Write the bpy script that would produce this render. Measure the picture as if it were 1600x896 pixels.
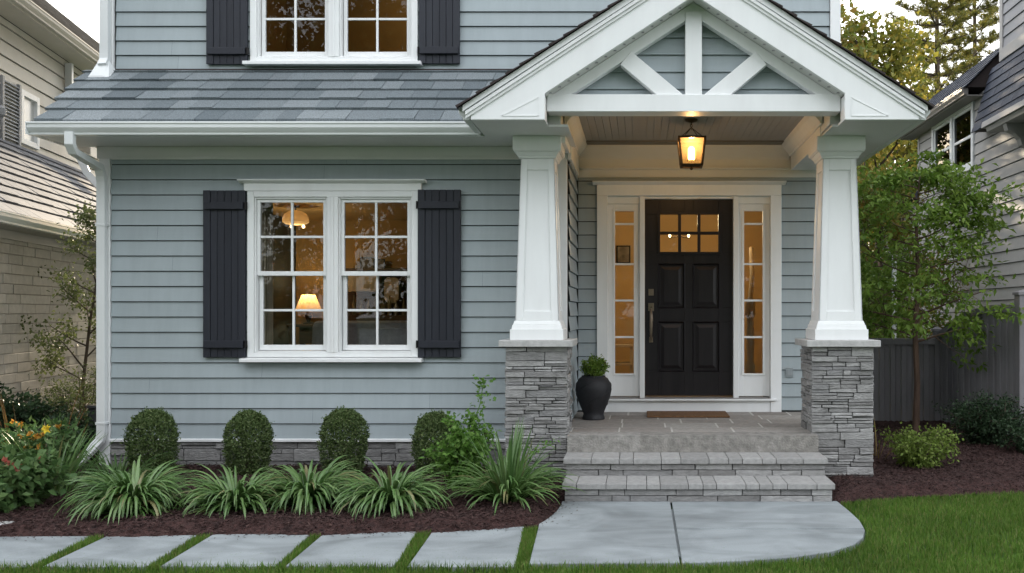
import bpy, math, random
import numpy as np
from mathutils import Vector, Matrix
R = math.radians
random.seed(11)
rng = np.random.default_rng(11)
for o in list(bpy.data.objects):
    bpy.data.objects.remove(o)
S = bpy.context.scene
COL = S.collection

# ------------------------------------------------------------------ camera, sky, sun, exposure
CAM_Z = 1.475
cd = bpy.data.cameras.new('camera')
cam = bpy.data.objects.new('camera', cd)
COL.objects.link(cam)
cam.location = (0, 0, CAM_Z)
cam.rotation_euler = (R(90), 0, 0)
cd.sensor_width = 36
cd.lens = 1470 / 1600 * 36
cd.shift_x = -0.125
cd.shift_y = 0.02625
cd.clip_start = 0.1
cd.clip_end = 2000
S.camera = cam

SUN_EL, SUN_AZ = 13, -11.5          # degrees; azimuth clockwise from +Y (behind the house, to the right)
w = bpy.data.worlds.new('World')
S.world = w
w.use_nodes = True
nt = w.node_tree
nt.nodes.clear()
sky = nt.nodes.new('ShaderNodeTexSky')
sky.sky_type = 'NISHITA'
sky.sun_disc = False
sky.sun_elevation = R(SUN_EL)
sky.sun_rotation = R(SUN_AZ)
sky.air_density = 1.0
sky.dust_density = 2.5
sky.ozone_density = 1.0
# thin high cloud: the sky colour is pulled towards grey-white in soft noisy patches
tc = nt.nodes.new('ShaderNodeTexCoord')
mp = nt.nodes.new('ShaderNodeMapping')
mp.inputs['Scale'].default_value = (1.2, 1.2, 3.5)
nz = nt.nodes.new('ShaderNodeTexNoise')
nz.inputs['Scale'].default_value = 2.2
nz.inputs['Detail'].default_value = 6
rp = nt.nodes.new('ShaderNodeValToRGB')
rp.color_ramp.elements[0].position = 0.3
rp.color_ramp.elements[0].color = (0.5, 0.5, 0.5, 1)
rp.color_ramp.elements[1].position = 0.7
rp.color_ramp.elements[1].color = (0.9, 0.9, 0.9, 1)
mx = nt.nodes.new('ShaderNodeMix')
mx.data_type = 'RGBA'
mx.inputs[7].default_value = (9.1, 9.3, 9.6, 1)
bg = nt.nodes.new('ShaderNodeBackground')
bg.inputs['Strength'].default_value = 0.10
out = nt.nodes.new('ShaderNodeOutputWorld')
L = nt.links.new
L(tc.outputs['Generated'], mp.inputs['Vector'])
L(mp.outputs['Vector'], nz.inputs['Vector'])
L(nz.outputs['Fac'], rp.inputs['Fac'])
L(rp.outputs['Color'], mx.inputs['Factor'])
L(sky.outputs['Color'], mx.inputs[6])
L(mx.outputs[2], bg.inputs['Color'])
L(bg.outputs['Background'], out.inputs['Surface'])

sd = bpy.data.lights.new('sun', 'SUN')
sd.energy = 2.0
sd.angle = R(0.6)
sd.color = (1.0, 0.83, 0.60)
sun = bpy.data.objects.new('sun', sd)
COL.objects.link(sun)
sdir = Vector((math.sin(R(SUN_AZ)) * math.cos(R(SUN_EL)), math.cos(R(SUN_AZ)) * math.cos(R(SUN_EL)), math.sin(R(SUN_EL))))
sun.rotation_euler = sdir.to_track_quat('Z', 'Y').to_euler()
sun.location = sdir * 60

vs = S.view_settings
vs.view_transform = 'Standard'
vs.look = 'None'
vs.exposure = 1.85
vs.gamma = 1
vs.use_curve_mapping = False
S.render.engine = 'CYCLES'
S.cycles.use_denoising = True
S.cycles.max_bounces = 8
S.cycles.transparent_max_bounces = 12
S.cycles.sample_clamp_indirect = 6
S.cycles.caustics_reflective = False
S.cycles.caustics_refractive = False

# ------------------------------------------------------------------ materials
def new_mat(name):
    m = bpy.data.materials.new(name)
    m.use_nodes = True
    t = m.node_tree
    t.nodes.clear()
    o = t.nodes.new('ShaderNodeOutputMaterial')
    return m, t, o

def c4(c):
    return (c[0], c[1], c[2], 1)

def colour_nodes(t, cols, island, nscale, namt, stretch, coord='Object'):
    """a ramp over cols, picked per mesh island or by noise, times a soft brightness noise"""
    N = t.nodes.new
    tcn = N('ShaderNodeTexCoord')
    mpn = N('ShaderNodeMapping')
    mpn.inputs['Scale'].default_value = stretch
    t.links.new(tcn.outputs[coord], mpn.inputs['Vector'])
    ramp = N('ShaderNodeValToRGB')
    els = ramp.color_ramp.elements
    n = len(cols)
    els[0].color = c4(cols[0])
    els[1].color = c4(cols[-1])
    for i in range(1, n - 1):
        e = els.new(i / (n - 1))
        e.color = c4(cols[i])
    if island:
        g = N('ShaderNodeNewGeometry')
        t.links.new(g.outputs['Random Per Island'], ramp.inputs['Fac'])
    else:
        n0 = N('ShaderNodeTexNoise')
        n0.inputs['Scale'].default_value = max(nscale * 0.4, 0.5)
        n0.inputs['Detail'].default_value = 5
        t.links.new(mpn.outputs['Vector'], n0.inputs['Vector'])
        mr0 = N('ShaderNodeMapRange')
        mr0.inputs[1].default_value = 0.3
        mr0.inputs[2].default_value = 0.7
        t.links.new(n0.outputs['Fac'], mr0.inputs[0])
        t.links.new(mr0.outputs[0], ramp.inputs['Fac'])
    outc = ramp.outputs['Color']
    if namt > 0:
        n1 = N('ShaderNodeTexNoise')
        n1.inputs['Scale'].default_value = nscale
        n1.inputs['Detail'].default_value = 6
        n1.inputs['Roughness'].default_value = 0.6
        t.links.new(mpn.outputs['Vector'], n1.inputs['Vector'])
        mr = N('ShaderNodeMapRange')
        mr.inputs[1].default_value = 0.25
        mr.inputs[2].default_value = 0.75
        mr.inputs[3].default_value = 1 - namt
        mr.inputs[4].default_value = 1 + namt
        t.links.new(n1.outputs['Fac'], mr.inputs[0])
        mm = N('ShaderNodeMix')
        mm.data_type = 'RGBA'
        mm.blend_type = 'MULTIPLY'
        mm.inputs['Factor'].default_value = 1
        t.links.new(outc, mm.inputs[6])
        t.links.new(mr.outputs[0], mm.inputs[7])
        outc = mm.outputs[2]
    return outc, mpn

def pmat(name, cols, rough=0.6, island=False, nscale=4, namt=0.06, bscale=0, bstr=0.3, bdist=0.01,
         metal=0, spec=0.4, stretch=(1, 1, 1), bstretch=None, coat=0):
    m, t, o = new_mat(name)
    if not isinstance(cols[0], (tuple, list)):
        cols = [cols, cols]
    p = t.nodes.new('ShaderNodeBsdfPrincipled')
    cs, mpn = colour_nodes(t, cols, island, nscale, namt, stretch)
    t.links.new(cs, p.inputs['Base Color'])
    p.inputs['Roughness'].default_value = rough
    p.inputs['Metallic'].default_value = metal
    p.inputs['Specular IOR Level'].default_value = spec
    p.inputs['Coat Weight'].default_value = coat
    if bscale:
        n = t.nodes.new('ShaderNodeTexNoise')
        n.inputs['Scale'].default_value = bscale
        n.inputs['Detail'].default_value = 6
        src = mpn
        if bstretch:
            src = t.nodes.new('ShaderNodeMapping')
            src.inputs['Scale'].default_value = bstretch
            tcn = t.nodes.new('ShaderNodeTexCoord')
            t.links.new(tcn.outputs['Object'], src.inputs['Vector'])
        t.links.new(src.outputs['Vector'], n.inputs['Vector'])
        b = t.nodes.new('ShaderNodeBump')
        b.inputs['Strength'].default_value = bstr
        b.inputs['Distance'].default_value = bdist
        t.links.new(n.outputs['Fac'], b.inputs['Height'])
        t.links.new(b.outputs['Normal'], p.inputs['Normal'])
    t.links.new(p.outputs[0], o.inputs[0])
    return m

def leafmat(name, cols, transl=0.35, rough=0.5, nscale=3, namt=0.25, spec=0.2):
    m, t, o = new_mat(name)
    p = t.nodes.new('ShaderNodeBsdfPrincipled')
    cs, _ = colour_nodes(t, cols, True, nscale, namt, (1, 1, 1))
    t.links.new(cs, p.inputs['Base Color'])
    p.inputs['Roughness'].default_value = rough
    p.inputs['Specular IOR Level'].default_value = spec
    tr = t.nodes.new('ShaderNodeBsdfTranslucent')
    t.links.new(cs, tr.inputs['Color'])
    mxs = t.nodes.new('ShaderNodeMixShader')
    mxs.inputs[0].default_value = transl
    t.links.new(p.outputs[0], mxs.inputs[1])
    t.links.new(tr.outputs[0], mxs.inputs[2])
    t.links.new(mxs.outputs[0], o.inputs[0])
    return m

def glassmat(name, tint=(0.93, 0.94, 0.94), ior=1.55, wav=0.03, boost=0.5):
    m, t, o = new_mat(name)
    N = t.nodes.new
    tr = N('ShaderNodeBsdfTransparent')
    tr.inputs[0].default_value = c4(tint)
    gl = N('ShaderNodeBsdfGlossy')
    gl.inputs['Roughness'].default_value = 0.0
    fr = N('ShaderNodeFresnel')
    fr.inputs['IOR'].default_value = ior
    ml = N('ShaderNodeMath')
    ml.operation = 'MULTIPLY'
    ml.use_clamp = True
    ml.inputs[1].default_value = boost
    t.links.new(fr.outputs[0], ml.inputs[0])
    tcn = N('ShaderNodeTexCoord')
    n = N('ShaderNodeTexNoise')
    n.inputs['Scale'].default_value = 2.2
    n.inputs['Detail'].default_value = 1
    b = N('ShaderNodeBump')
    b.inputs['Strength'].default_value = wav
    b.inputs['Distance'].default_value = 0.01
    t.links.new(tcn.outputs['Object'], n.inputs['Vector'])
    t.links.new(n.outputs['Fac'], b.inputs['Height'])
    t.links.new(b.outputs[0], gl.inputs['Normal'])
    mxs = N('ShaderNodeMixShader')
    t.links.new(ml.outputs[0], mxs.inputs[0])
    t.links.new(tr.outputs[0], mxs.inputs[1])
    t.links.new(gl.outputs[0], mxs.inputs[2])
    t.links.new(mxs.outputs[0], o.inputs[0])
    return m

def emitmat(name, col, strength):
    m, t, o = new_mat(name)
    e = t.nodes.new('ShaderNodeEmission')
    e.inputs[0].default_value = c4(col)
    e.inputs[1].default_value = strength
    t.links.new(e.outputs[0], o.inputs[0])
    return m

def shademat(name, col, em):
    m, t, o = new_mat(name)
    d = t.nodes.new('ShaderNodeBsdfDiffuse')
    d.inputs[0].default_value = c4(col)
    tl = t.nodes.new('ShaderNodeBsdfTranslucent')
    tl.inputs[0].default_value = c4(col)
    a = t.nodes.new('ShaderNodeMixShader')
    a.inputs[0].default_value = 0.6
    t.links.new(d.outputs[0], a.inputs[1])
    t.links.new(tl.outputs[0], a.inputs[2])
    e = t.nodes.new('ShaderNodeEmission')
    e.inputs[0].default_value = (1.0, 0.62, 0.24, 1)
    e.inputs[1].default_value = em
    ad = t.nodes.new('ShaderNodeAddShader')
    t.links.new(a.outputs[0], ad.inputs[0])
    t.links.new(e.outputs[0], ad.inputs[1])
    t.links.new(ad.outputs[0], o.inputs[0])
    return m

M = {}
M['siding'] = pmat('siding_paint', [(0.318, 0.365, 0.383), (0.331, 0.379, 0.397), (0.344, 0.393, 0.412)], 0.55, True, 3.5, 0.07, 60, 0.25, 0.002, stretch=(3, 1, 0.5), bstretch=(0.25, 1, 2))
M['wall_core'] = pmat('wall_core', (0.05, 0.055, 0.055), 0.9)
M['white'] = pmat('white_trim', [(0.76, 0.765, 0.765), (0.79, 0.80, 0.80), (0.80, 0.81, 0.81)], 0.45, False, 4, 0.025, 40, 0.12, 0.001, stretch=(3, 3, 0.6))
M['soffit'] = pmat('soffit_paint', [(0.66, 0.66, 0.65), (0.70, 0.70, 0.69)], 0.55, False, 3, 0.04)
M['gutter'] = pmat('gutter_aluminium', [(0.68, 0.70, 0.70), (0.74, 0.76, 0.76)], 0.35, False, 2, 0.05, spec=0.5)
M['shutter'] = pmat('shutter_paint', [(0.0135, 0.0155, 0.024), (0.019, 0.0215, 0.031)], 0.55, True, 14, 0.18, 90, 0.5, 0.003, stretch=(3, 1, 0.3), bstretch=(4, 4, 0.35))
M['black_iron'] = pmat('black_iron', (0.018, 0.017, 0.018), 0.4, metal=0.6)
M['bronze'] = pmat('dark_bronze', [(0.05, 0.034, 0.022), (0.08, 0.055, 0.035)], 0.42, metal=0.8)
M['nickel'] = pmat('brushed_nickel', [(0.26, 0.2, 0.155), (0.38, 0.31, 0.25)], 0.32, metal=1.0)
M['shingle'] = pmat('grey_shingle', [(0.105, 0.127, 0.14), (0.175, 0.203, 0.217), (0.132, 0.155, 0.168), (0.225, 0.252, 0.265), (0.155, 0.18, 0.192)], 0.85, True, 85, 0.42, 220, 0.9, 0.006, stretch=(1.6, 0.6, 0.6))
M['shingle_dark'] = pmat('brown_shingle', [(0.028, 0.02, 0.02), (0.05, 0.038, 0.036)], 0.85, True, 60, 0.25, 200, 0.5, 0.004)
M['stone'] = pmat('ledge_stone', [(0.175, 0.17, 0.165), (0.285, 0.28, 0.275), (0.215, 0.21, 0.205), (0.36, 0.355, 0.348), (0.245, 0.24, 0.233), (0.20, 0.198, 0.198)], 0.85, True, 14, 0.28, 38, 0.9, 0.012, stretch=(1, 1, 2.2))
M['mortar'] = pmat('dark_mortar', (0.06, 0.058, 0.056), 0.95)
M['cap'] = pmat('cast_stone_cap', [(0.38, 0.375, 0.365), (0.46, 0.455, 0.445)], 0.8, False, 30, 0.16, 90, 0.4, 0.004)
M['paver'] = pmat('porch_paver', [(0.21, 0.185, 0.165), (0.28, 0.255, 0.23), (0.24, 0.215, 0.195), (0.32, 0.30, 0.275)], 0.8, True, 22, 0.25, 70, 0.4, 0.004)
M['paver_cap'] = pmat('step_paver', [(0.235, 0.231, 0.224), (0.315, 0.31, 0.302), (0.27, 0.265, 0.258)], 0.8, True, 26, 0.22, 70, 0.5, 0.004)
M['joint'] = pmat('pale_joint', [(0.48, 0.46, 0.43), (0.56, 0.54, 0.50)], 0.9, False, 20, 0.2)
M['slab_edge'] = pmat('rough_slab_edge', [(0.19, 0.178, 0.162), (0.26, 0.248, 0.23), (0.22, 0.208, 0.19)], 0.9, True, 16, 0.42, 60, 0.9, 0.012)
def concrete_mat():
    m, t, o = new_mat('concrete')
    N = t.nodes.new; L_ = t.links.new
    p = N('ShaderNodeBsdfPrincipled'); p.inputs['Roughness'].default_value = 0.78; p.inputs['Specular IOR Level'].default_value = 0.35
    g_ = N('ShaderNodeNewGeometry')
    def noise(scale, detail, dist, stretch):
        mp_ = N('ShaderNodeMapping'); mp_.inputs['Scale'].default_value = stretch
        L_(g_.outputs['Position'], mp_.inputs['Vector'])
        n_ = N('ShaderNodeTexNoise'); n_.inputs['Scale'].default_value = scale; n_.inputs['Detail'].default_value = detail; n_.inputs['Distortion'].default_value = dist
        L_(mp_.outputs['Vector'], n_.inputs['Vector']); return n_.outputs['Fac']
    def mrange(f, a, b, c, d):
        r = N('ShaderNodeMapRange'); r.inputs[1].default_value = a; r.inputs[2].default_value = b; r.inputs[3].default_value = c; r.inputs[4].default_value = d
        L_(f, r.inputs[0]); return r.outputs[0]
    rp_ = N('ShaderNodeValToRGB'); rp_.color_ramp.elements[0].color = (0.185, 0.205, 0.213, 1); rp_.color_ramp.elements[1].color = (0.275, 0.302, 0.313, 1)
    L_(mrange(noise(2.2, 9, 1.2, (0.8, 1.8, 1)), 0.32, 0.68, 0, 1), rp_.inputs['Fac'])
    a = mrange(noise(150, 3, 0, (1, 1, 1)), 0.3, 0.7, 0.90, 1.08)       # sand grain
    b = mrange(noise(0.9, 6, 2.5, (1, 1, 1)), 0.36, 0.52, 0.80, 1.0)     # damp stains
    c = mrange(noise(60, 2, 0, (1, 1, 1)), 0.26, 0.31, 0.72, 1.0)       # pores
    mu = N('ShaderNodeMath'); mu.operation = 'MULTIPLY'; L_(a, mu.inputs[0]); L_(b, mu.inputs[1])
    mv = N('ShaderNodeMath'); mv.operation = 'MULTIPLY'; L_(mu.outputs[0], mv.inputs[0]); L_(c, mv.inputs[1])
    mm = N('ShaderNodeMix'); mm.data_type = 'RGBA'; mm.blend_type = 'MULTIPLY'; mm.inputs['Factor'].default_value = 1
    L_(rp_.outputs['Color'], mm.inputs[6]); L_(mv.outputs[0], mm.inputs[7]); L_(mm.outputs[2], p.inputs['Base Color'])
    bp = N('ShaderNodeBump'); bp.inputs['Strength'].default_value = 0.35; bp.inputs['Distance'].default_value = 0.003
    L_(noise(90, 5, 0, (1, 1, 1)), bp.inputs['Height']); L_(bp.outputs[0], p.inputs['Normal'])
    L_(p.outputs[0], o.inputs[0])
    return m
M['concrete'] = concrete_mat()
M['door'] = pmat('dark_door_paint', [(0.011, 0.009, 0.011), (0.016, 0.0135, 0.015)], 0.42, False, 10, 0.15, 60, 0.12, 0.002, stretch=(4, 1, 0.3), spec=0.3)
M['glass'] = glassmat('window_glass')
def seeded_glass():
    m, t, o = new_mat('amber_seeded_glass')
    a = t.nodes.new('ShaderNodeBsdfTransparent'); a.inputs[0].default_value = (1, 0.88, 0.62, 1)
    b = t.nodes.new('ShaderNodeBsdfTranslucent'); b.inputs[0].default_value = (0.9, 0.62, 0.3, 1)
    x = t.nodes.new('ShaderNodeMixShader'); x.inputs[0].default_value = 0.13
    t.links.new(a.outputs[0], x.inputs[1]); t.links.new(b.outputs[0], x.inputs[2]); t.links.new(x.outputs[0], o.inputs[0])
    return m
M['lantern_glass'] = seeded_glass()
M['plaster'] = pmat('interior_plaster', [(0.42, 0.275, 0.115), (0.46, 0.30, 0.13)], 0.9, False, 2, 0.05)
M['hall_plaster'] = pmat('hall_plaster', [(0.56, 0.40, 0.20), (0.60, 0.43, 0.22)], 0.9, False, 2, 0.05)
M['wood_dark'] = pmat('dark_wood', [(0.05, 0.028, 0.016), (0.09, 0.05, 0.028)], 0.45, False, 8, 0.2, stretch=(1, 1, 6))
M['wood_floor'] = pmat('wood_floor', [(0.14, 0.075, 0.035), (0.20, 0.11, 0.05)], 0.4, False, 6, 0.2, stretch=(6, 0.6, 1))
M['sofa'] = pmat('grey_upholstery', [(0.46, 0.46, 0.49), (0.54, 0.54, 0.57)], 0.9, False, 30, 0.12, 300, 0.3, 0.003)
M['curtain'] = pmat('cream_curtain', [(0.55, 0.46, 0.34), (0.62, 0.53, 0.4)], 0.9)
M['paper'] = pmat('pale_paper', [(0.45, 0.38, 0.3), (0.55, 0.48, 0.38)], 0.8)
M['urn'] = pmat('black_urn_glaze', [(0.012, 0.012, 0.014), (0.02, 0.02, 0.023)], 0.62, False, 10, 0.25, 30, 0.35, 0.006)
M['soil'] = pmat('potting_soil', (0.02, 0.014, 0.01), 0.95, bscale=60, bstr=0.8)
M['coir'] = pmat('coir_mat', [(0.12, 0.062, 0.028), (0.19, 0.10, 0.046)], 0.95, False, 90, 0.3, 200, 0.9, 0.006)
M['mulch'] = pmat('mulch_ground', [(0.022, 0.010, 0.0095), (0.05, 0.021, 0.018), (0.033, 0.0145, 0.013)], 0.95, False, 45, 0.45, 60, 1.0, 0.03)
M['chips'] = pmat('mulch_chips', [(0.022, 0.010, 0.0095), (0.045, 0.021, 0.0185), (0.03, 0.014, 0.013), (0.085, 0.048, 0.04)], 0.9, True, 40, 0.2)
M['lawn'] = pmat('lawn_soil', [(0.022, 0.05, 0.01), (0.036, 0.075, 0.016)], 0.95, False, 5, 0.3, 90, 0.9, 0.02)
M['bark'] = pmat('bark', [(0.05, 0.036, 0.026), (0.10, 0.075, 0.055)], 0.9, False, 20, 0.3, 60, 0.8, 0.01, stretch=(1, 1, 0.3))
M['bark_red'] = pmat('reddish_bark', [(0.07, 0.042, 0.03), (0.12, 0.075, 0.05)], 0.85, False, 20, 0.3, 60, 0.6, 0.006, stretch=(1, 1, 0.3))
M['grass'] = leafmat('grass_blades', [(0.05, 0.115, 0.014), (0.085, 0.175, 0.024), (0.135, 0.225, 0.04), (0.07, 0.15, 0.018), (0.22, 0.22, 0.08)], 0.3, 0.5, 1.3, 0.28)
M['boxwood'] = leafmat('boxwood_leaf', [(0.046, 0.078, 0.026), (0.10, 0.145, 0.048), (0.068, 0.11, 0.035), (0.18, 0.22, 0.095)], 0.2, 0.42, 6, 0.25)
M['lily'] = leafmat('lily_leaf', [(0.06, 0.13, 0.032), (0.10, 0.195, 0.055), (0.175, 0.27, 0.10), (0.085, 0.165, 0.042), (0.12, 0.21, 0.06), (0.08, 0.16, 0.04), (0.11, 0.20, 0.06), (0.07, 0.15, 0.04), (0.22, 0.20, 0.09)], 0.25, 0.34, 4, 0.15, 0.6)
M['lime'] = leafmat('lime_leaf', [(0.075, 0.17, 0.03), (0.12, 0.24, 0.045), (0.17, 0.29, 0.07)], 0.4, 0.45, 5, 0.15)
M['dogwood'] = leafmat('green_tree_leaf', [(0.10, 0.185, 0.026), (0.155, 0.255, 0.04), (0.22, 0.31, 0.06), (0.075, 0.14, 0.022)], 0.45, 0.45, 1.6, 0.25)
M['darkleaf'] = leafmat('dark_leaf', [(0.016, 0.034, 0.016), (0.03, 0.056, 0.026), (0.042, 0.075, 0.034)], 0.2, 0.4, 4, 0.2)
M['begonia'] = leafmat('bedding_leaf', [(0.05, 0.105, 0.032), (0.085, 0.155, 0.05), (0.125, 0.195, 0.07)], 0.3, 0.45, 4, 0.2)
M['bronzeleaf'] = leafmat('bronze_leaf', [(0.13, 0.06, 0.03), (0.2, 0.1, 0.04), (0.1, 0.09, 0.03)], 0.35)
M['orange'] = leafmat('orange_petal', [(0.55, 0.20, 0.04), (0.62, 0.30, 0.06), (0.6, 0.42, 0.06)], 0.35)
M['pink'] = leafmat('pink_petal', [(0.45, 0.08, 0.07), (0.55, 0.16, 0.12), (0.5, 0.25, 0.18)], 0.35)
M['yellow'] = leafmat('yellow_petal', [(0.7, 0.5, 0.03), (0.75, 0.58, 0.06)], 0.35)
M['olive'] = leafmat('olive_leaf', [(0.075, 0.10, 0.035), (0.12, 0.15, 0.055), (0.16, 0.19, 0.08)], 0.35, 0.5, 3, 0.2)
M['autumn'] = leafmat('yellow_green_leaf', [(0.16, 0.17, 0.03), (0.25, 0.22, 0.035), (0.11, 0.14, 0.028), (0.32, 0.24, 0.04)], 0.5, 0.5, 0.4, 0.3)
M['hedge'] = leafmat('mixed_hedge_leaf', [(0.12, 0.17, 0.03), (0.18, 0.21, 0.04), (0.28, 0.22, 0.045), (0.09, 0.135, 0.026), (0.32, 0.20, 0.05)], 0.45, 0.5, 0.8, 0.3)
M['needle'] = leafmat('pine_needle', [(0.09, 0.11, 0.03), (0.15, 0.155, 0.035), (0.24, 0.19, 0.04), (0.07, 0.09, 0.026)], 0.5, 0.5, 0.4, 0.3)
M['streetleaf'] = leafmat('street_tree_leaf', [(0.03, 0.05, 0.015), (0.05, 0.08, 0.02)], 0.3)
M['fence'] = pmat('grey_fence', [(0.185, 0.175, 0.186), (0.215, 0.205, 0.217), (0.24, 0.23, 0.24)], 0.7, True, 12, 0.12, 60, 0.3, 0.003, stretch=(2, 2, 0.3))
M['cream'] = pmat('cream_siding', [(0.60, 0.555, 0.48), (0.63, 0.585, 0.51)], 0.6, True, 5, 0.05)
M['greysiding'] = pmat('taupe_siding', [(0.36, 0.345, 0.335), (0.40, 0.385, 0.372)], 0.6, True, 5, 0.06)
M['slate_l'] = pmat('pale_slate', [(0.09, 0.095, 0.115), (0.14, 0.145, 0.165), (0.115, 0.12, 0.14), (0.18, 0.178, 0.188)], 0.6, True, 12, 0.2, 80, 0.4, 0.004)
M['slate_d'] = pmat('blue_black_slate', [(0.03, 0.036, 0.055), (0.05, 0.058, 0.08), (0.04, 0.047, 0.068)], 0.7, True, 20, 0.2, 120, 0.4, 0.004)
M['roof_tan'] = pmat('tan_shingle', [(0.16, 0.145, 0.13), (0.23, 0.21, 0.19), (0.19, 0.175, 0.16)], 0.85, True, 30, 0.2)
M['brick'] = pmat('painted_brick', [(0.42, 0.39, 0.35), (0.50, 0.465, 0.42), (0.46, 0.425, 0.385)], 0.8, True, 12, 0.14, 60, 0.5, 0.005)
M['brick_joint'] = pmat('brick_joint', (0.34, 0.30, 0.26), 0.95)
M['louvre'] = pmat('louvre_paint', (0.34, 0.34, 0.35), 0.6)
M['bulb'] = emitmat('candle_bulb', (1.0, 0.62, 0.26), 7)
M['bulb_soft'] = emitmat('frosted_bulb', (1.0, 0.66, 0.3), 4)
M['shade'] = shademat('lamp_shade', (0.62, 0.40, 0.18), 0.05)
M['pendant'] = shademat('pendant_glass', (0.42, 0.31, 0.18), 0.03)

# ------------------------------------------------------------------ mesh helpers
ORG = {}
def tag(o, label=None, cat=None, group=None, kind=None):
    if label: o['label'] = label
    if cat: o['category'] = cat
    if group: o['group'] = group
    if kind: o['kind'] = kind
    return o

def thing(name, label, cat, loc=(0, 0, 0), rotz=0, group=None, local=False):
    o = bpy.data.objects.new(name, None)
    o.empty_display_size = 0.2
    COL.objects.link(o)
    o.location = loc
    o.rotation_euler = (0, 0, rotz)
    ORG[o.name] = (0, 0, 0) if local else tuple(loc)
    return tag(o, label, cat, group)

def link(name, me, mat, parent=None, loc=None):
    o = bpy.data.objects.new(name, me)
    COL.objects.link(o)
    if mat is not None:
        for m in (mat if isinstance(mat, (list, tuple)) else [mat]):
            me.materials.append(m)
    if parent is not None:
        o.parent = parent
        ORG[o.name] = ORG.get(parent.name, (0, 0, 0))
    if loc is not None:
        o.location = loc
    return o

def np_mesh(name, V, Fq, smooth=False):
    V = np.asarray(V, dtype=np.float32)
    Fq = np.asarray(Fq, dtype=np.int32)
    k = Fq.shape[1]
    me = bpy.data.meshes.new(name)
    me.vertices.add(len(V))
    me.vertices.foreach_set('co', V.ravel())
    me.loops.add(Fq.size)
    me.loops.foreach_set('vertex_index', Fq.ravel())
    me.polygons.add(len(Fq))
    me.polygons.foreach_set('loop_start', np.arange(0, Fq.size, k, dtype=np.int32))
    me.polygons.foreach_set('loop_total', np.full(len(Fq), k, dtype=np.int32))
    if smooth:
        me.polygons.foreach_set('use_smooth', np.ones(len(Fq), dtype=bool))
    me.update(calc_edges=True)
    return me

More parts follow.
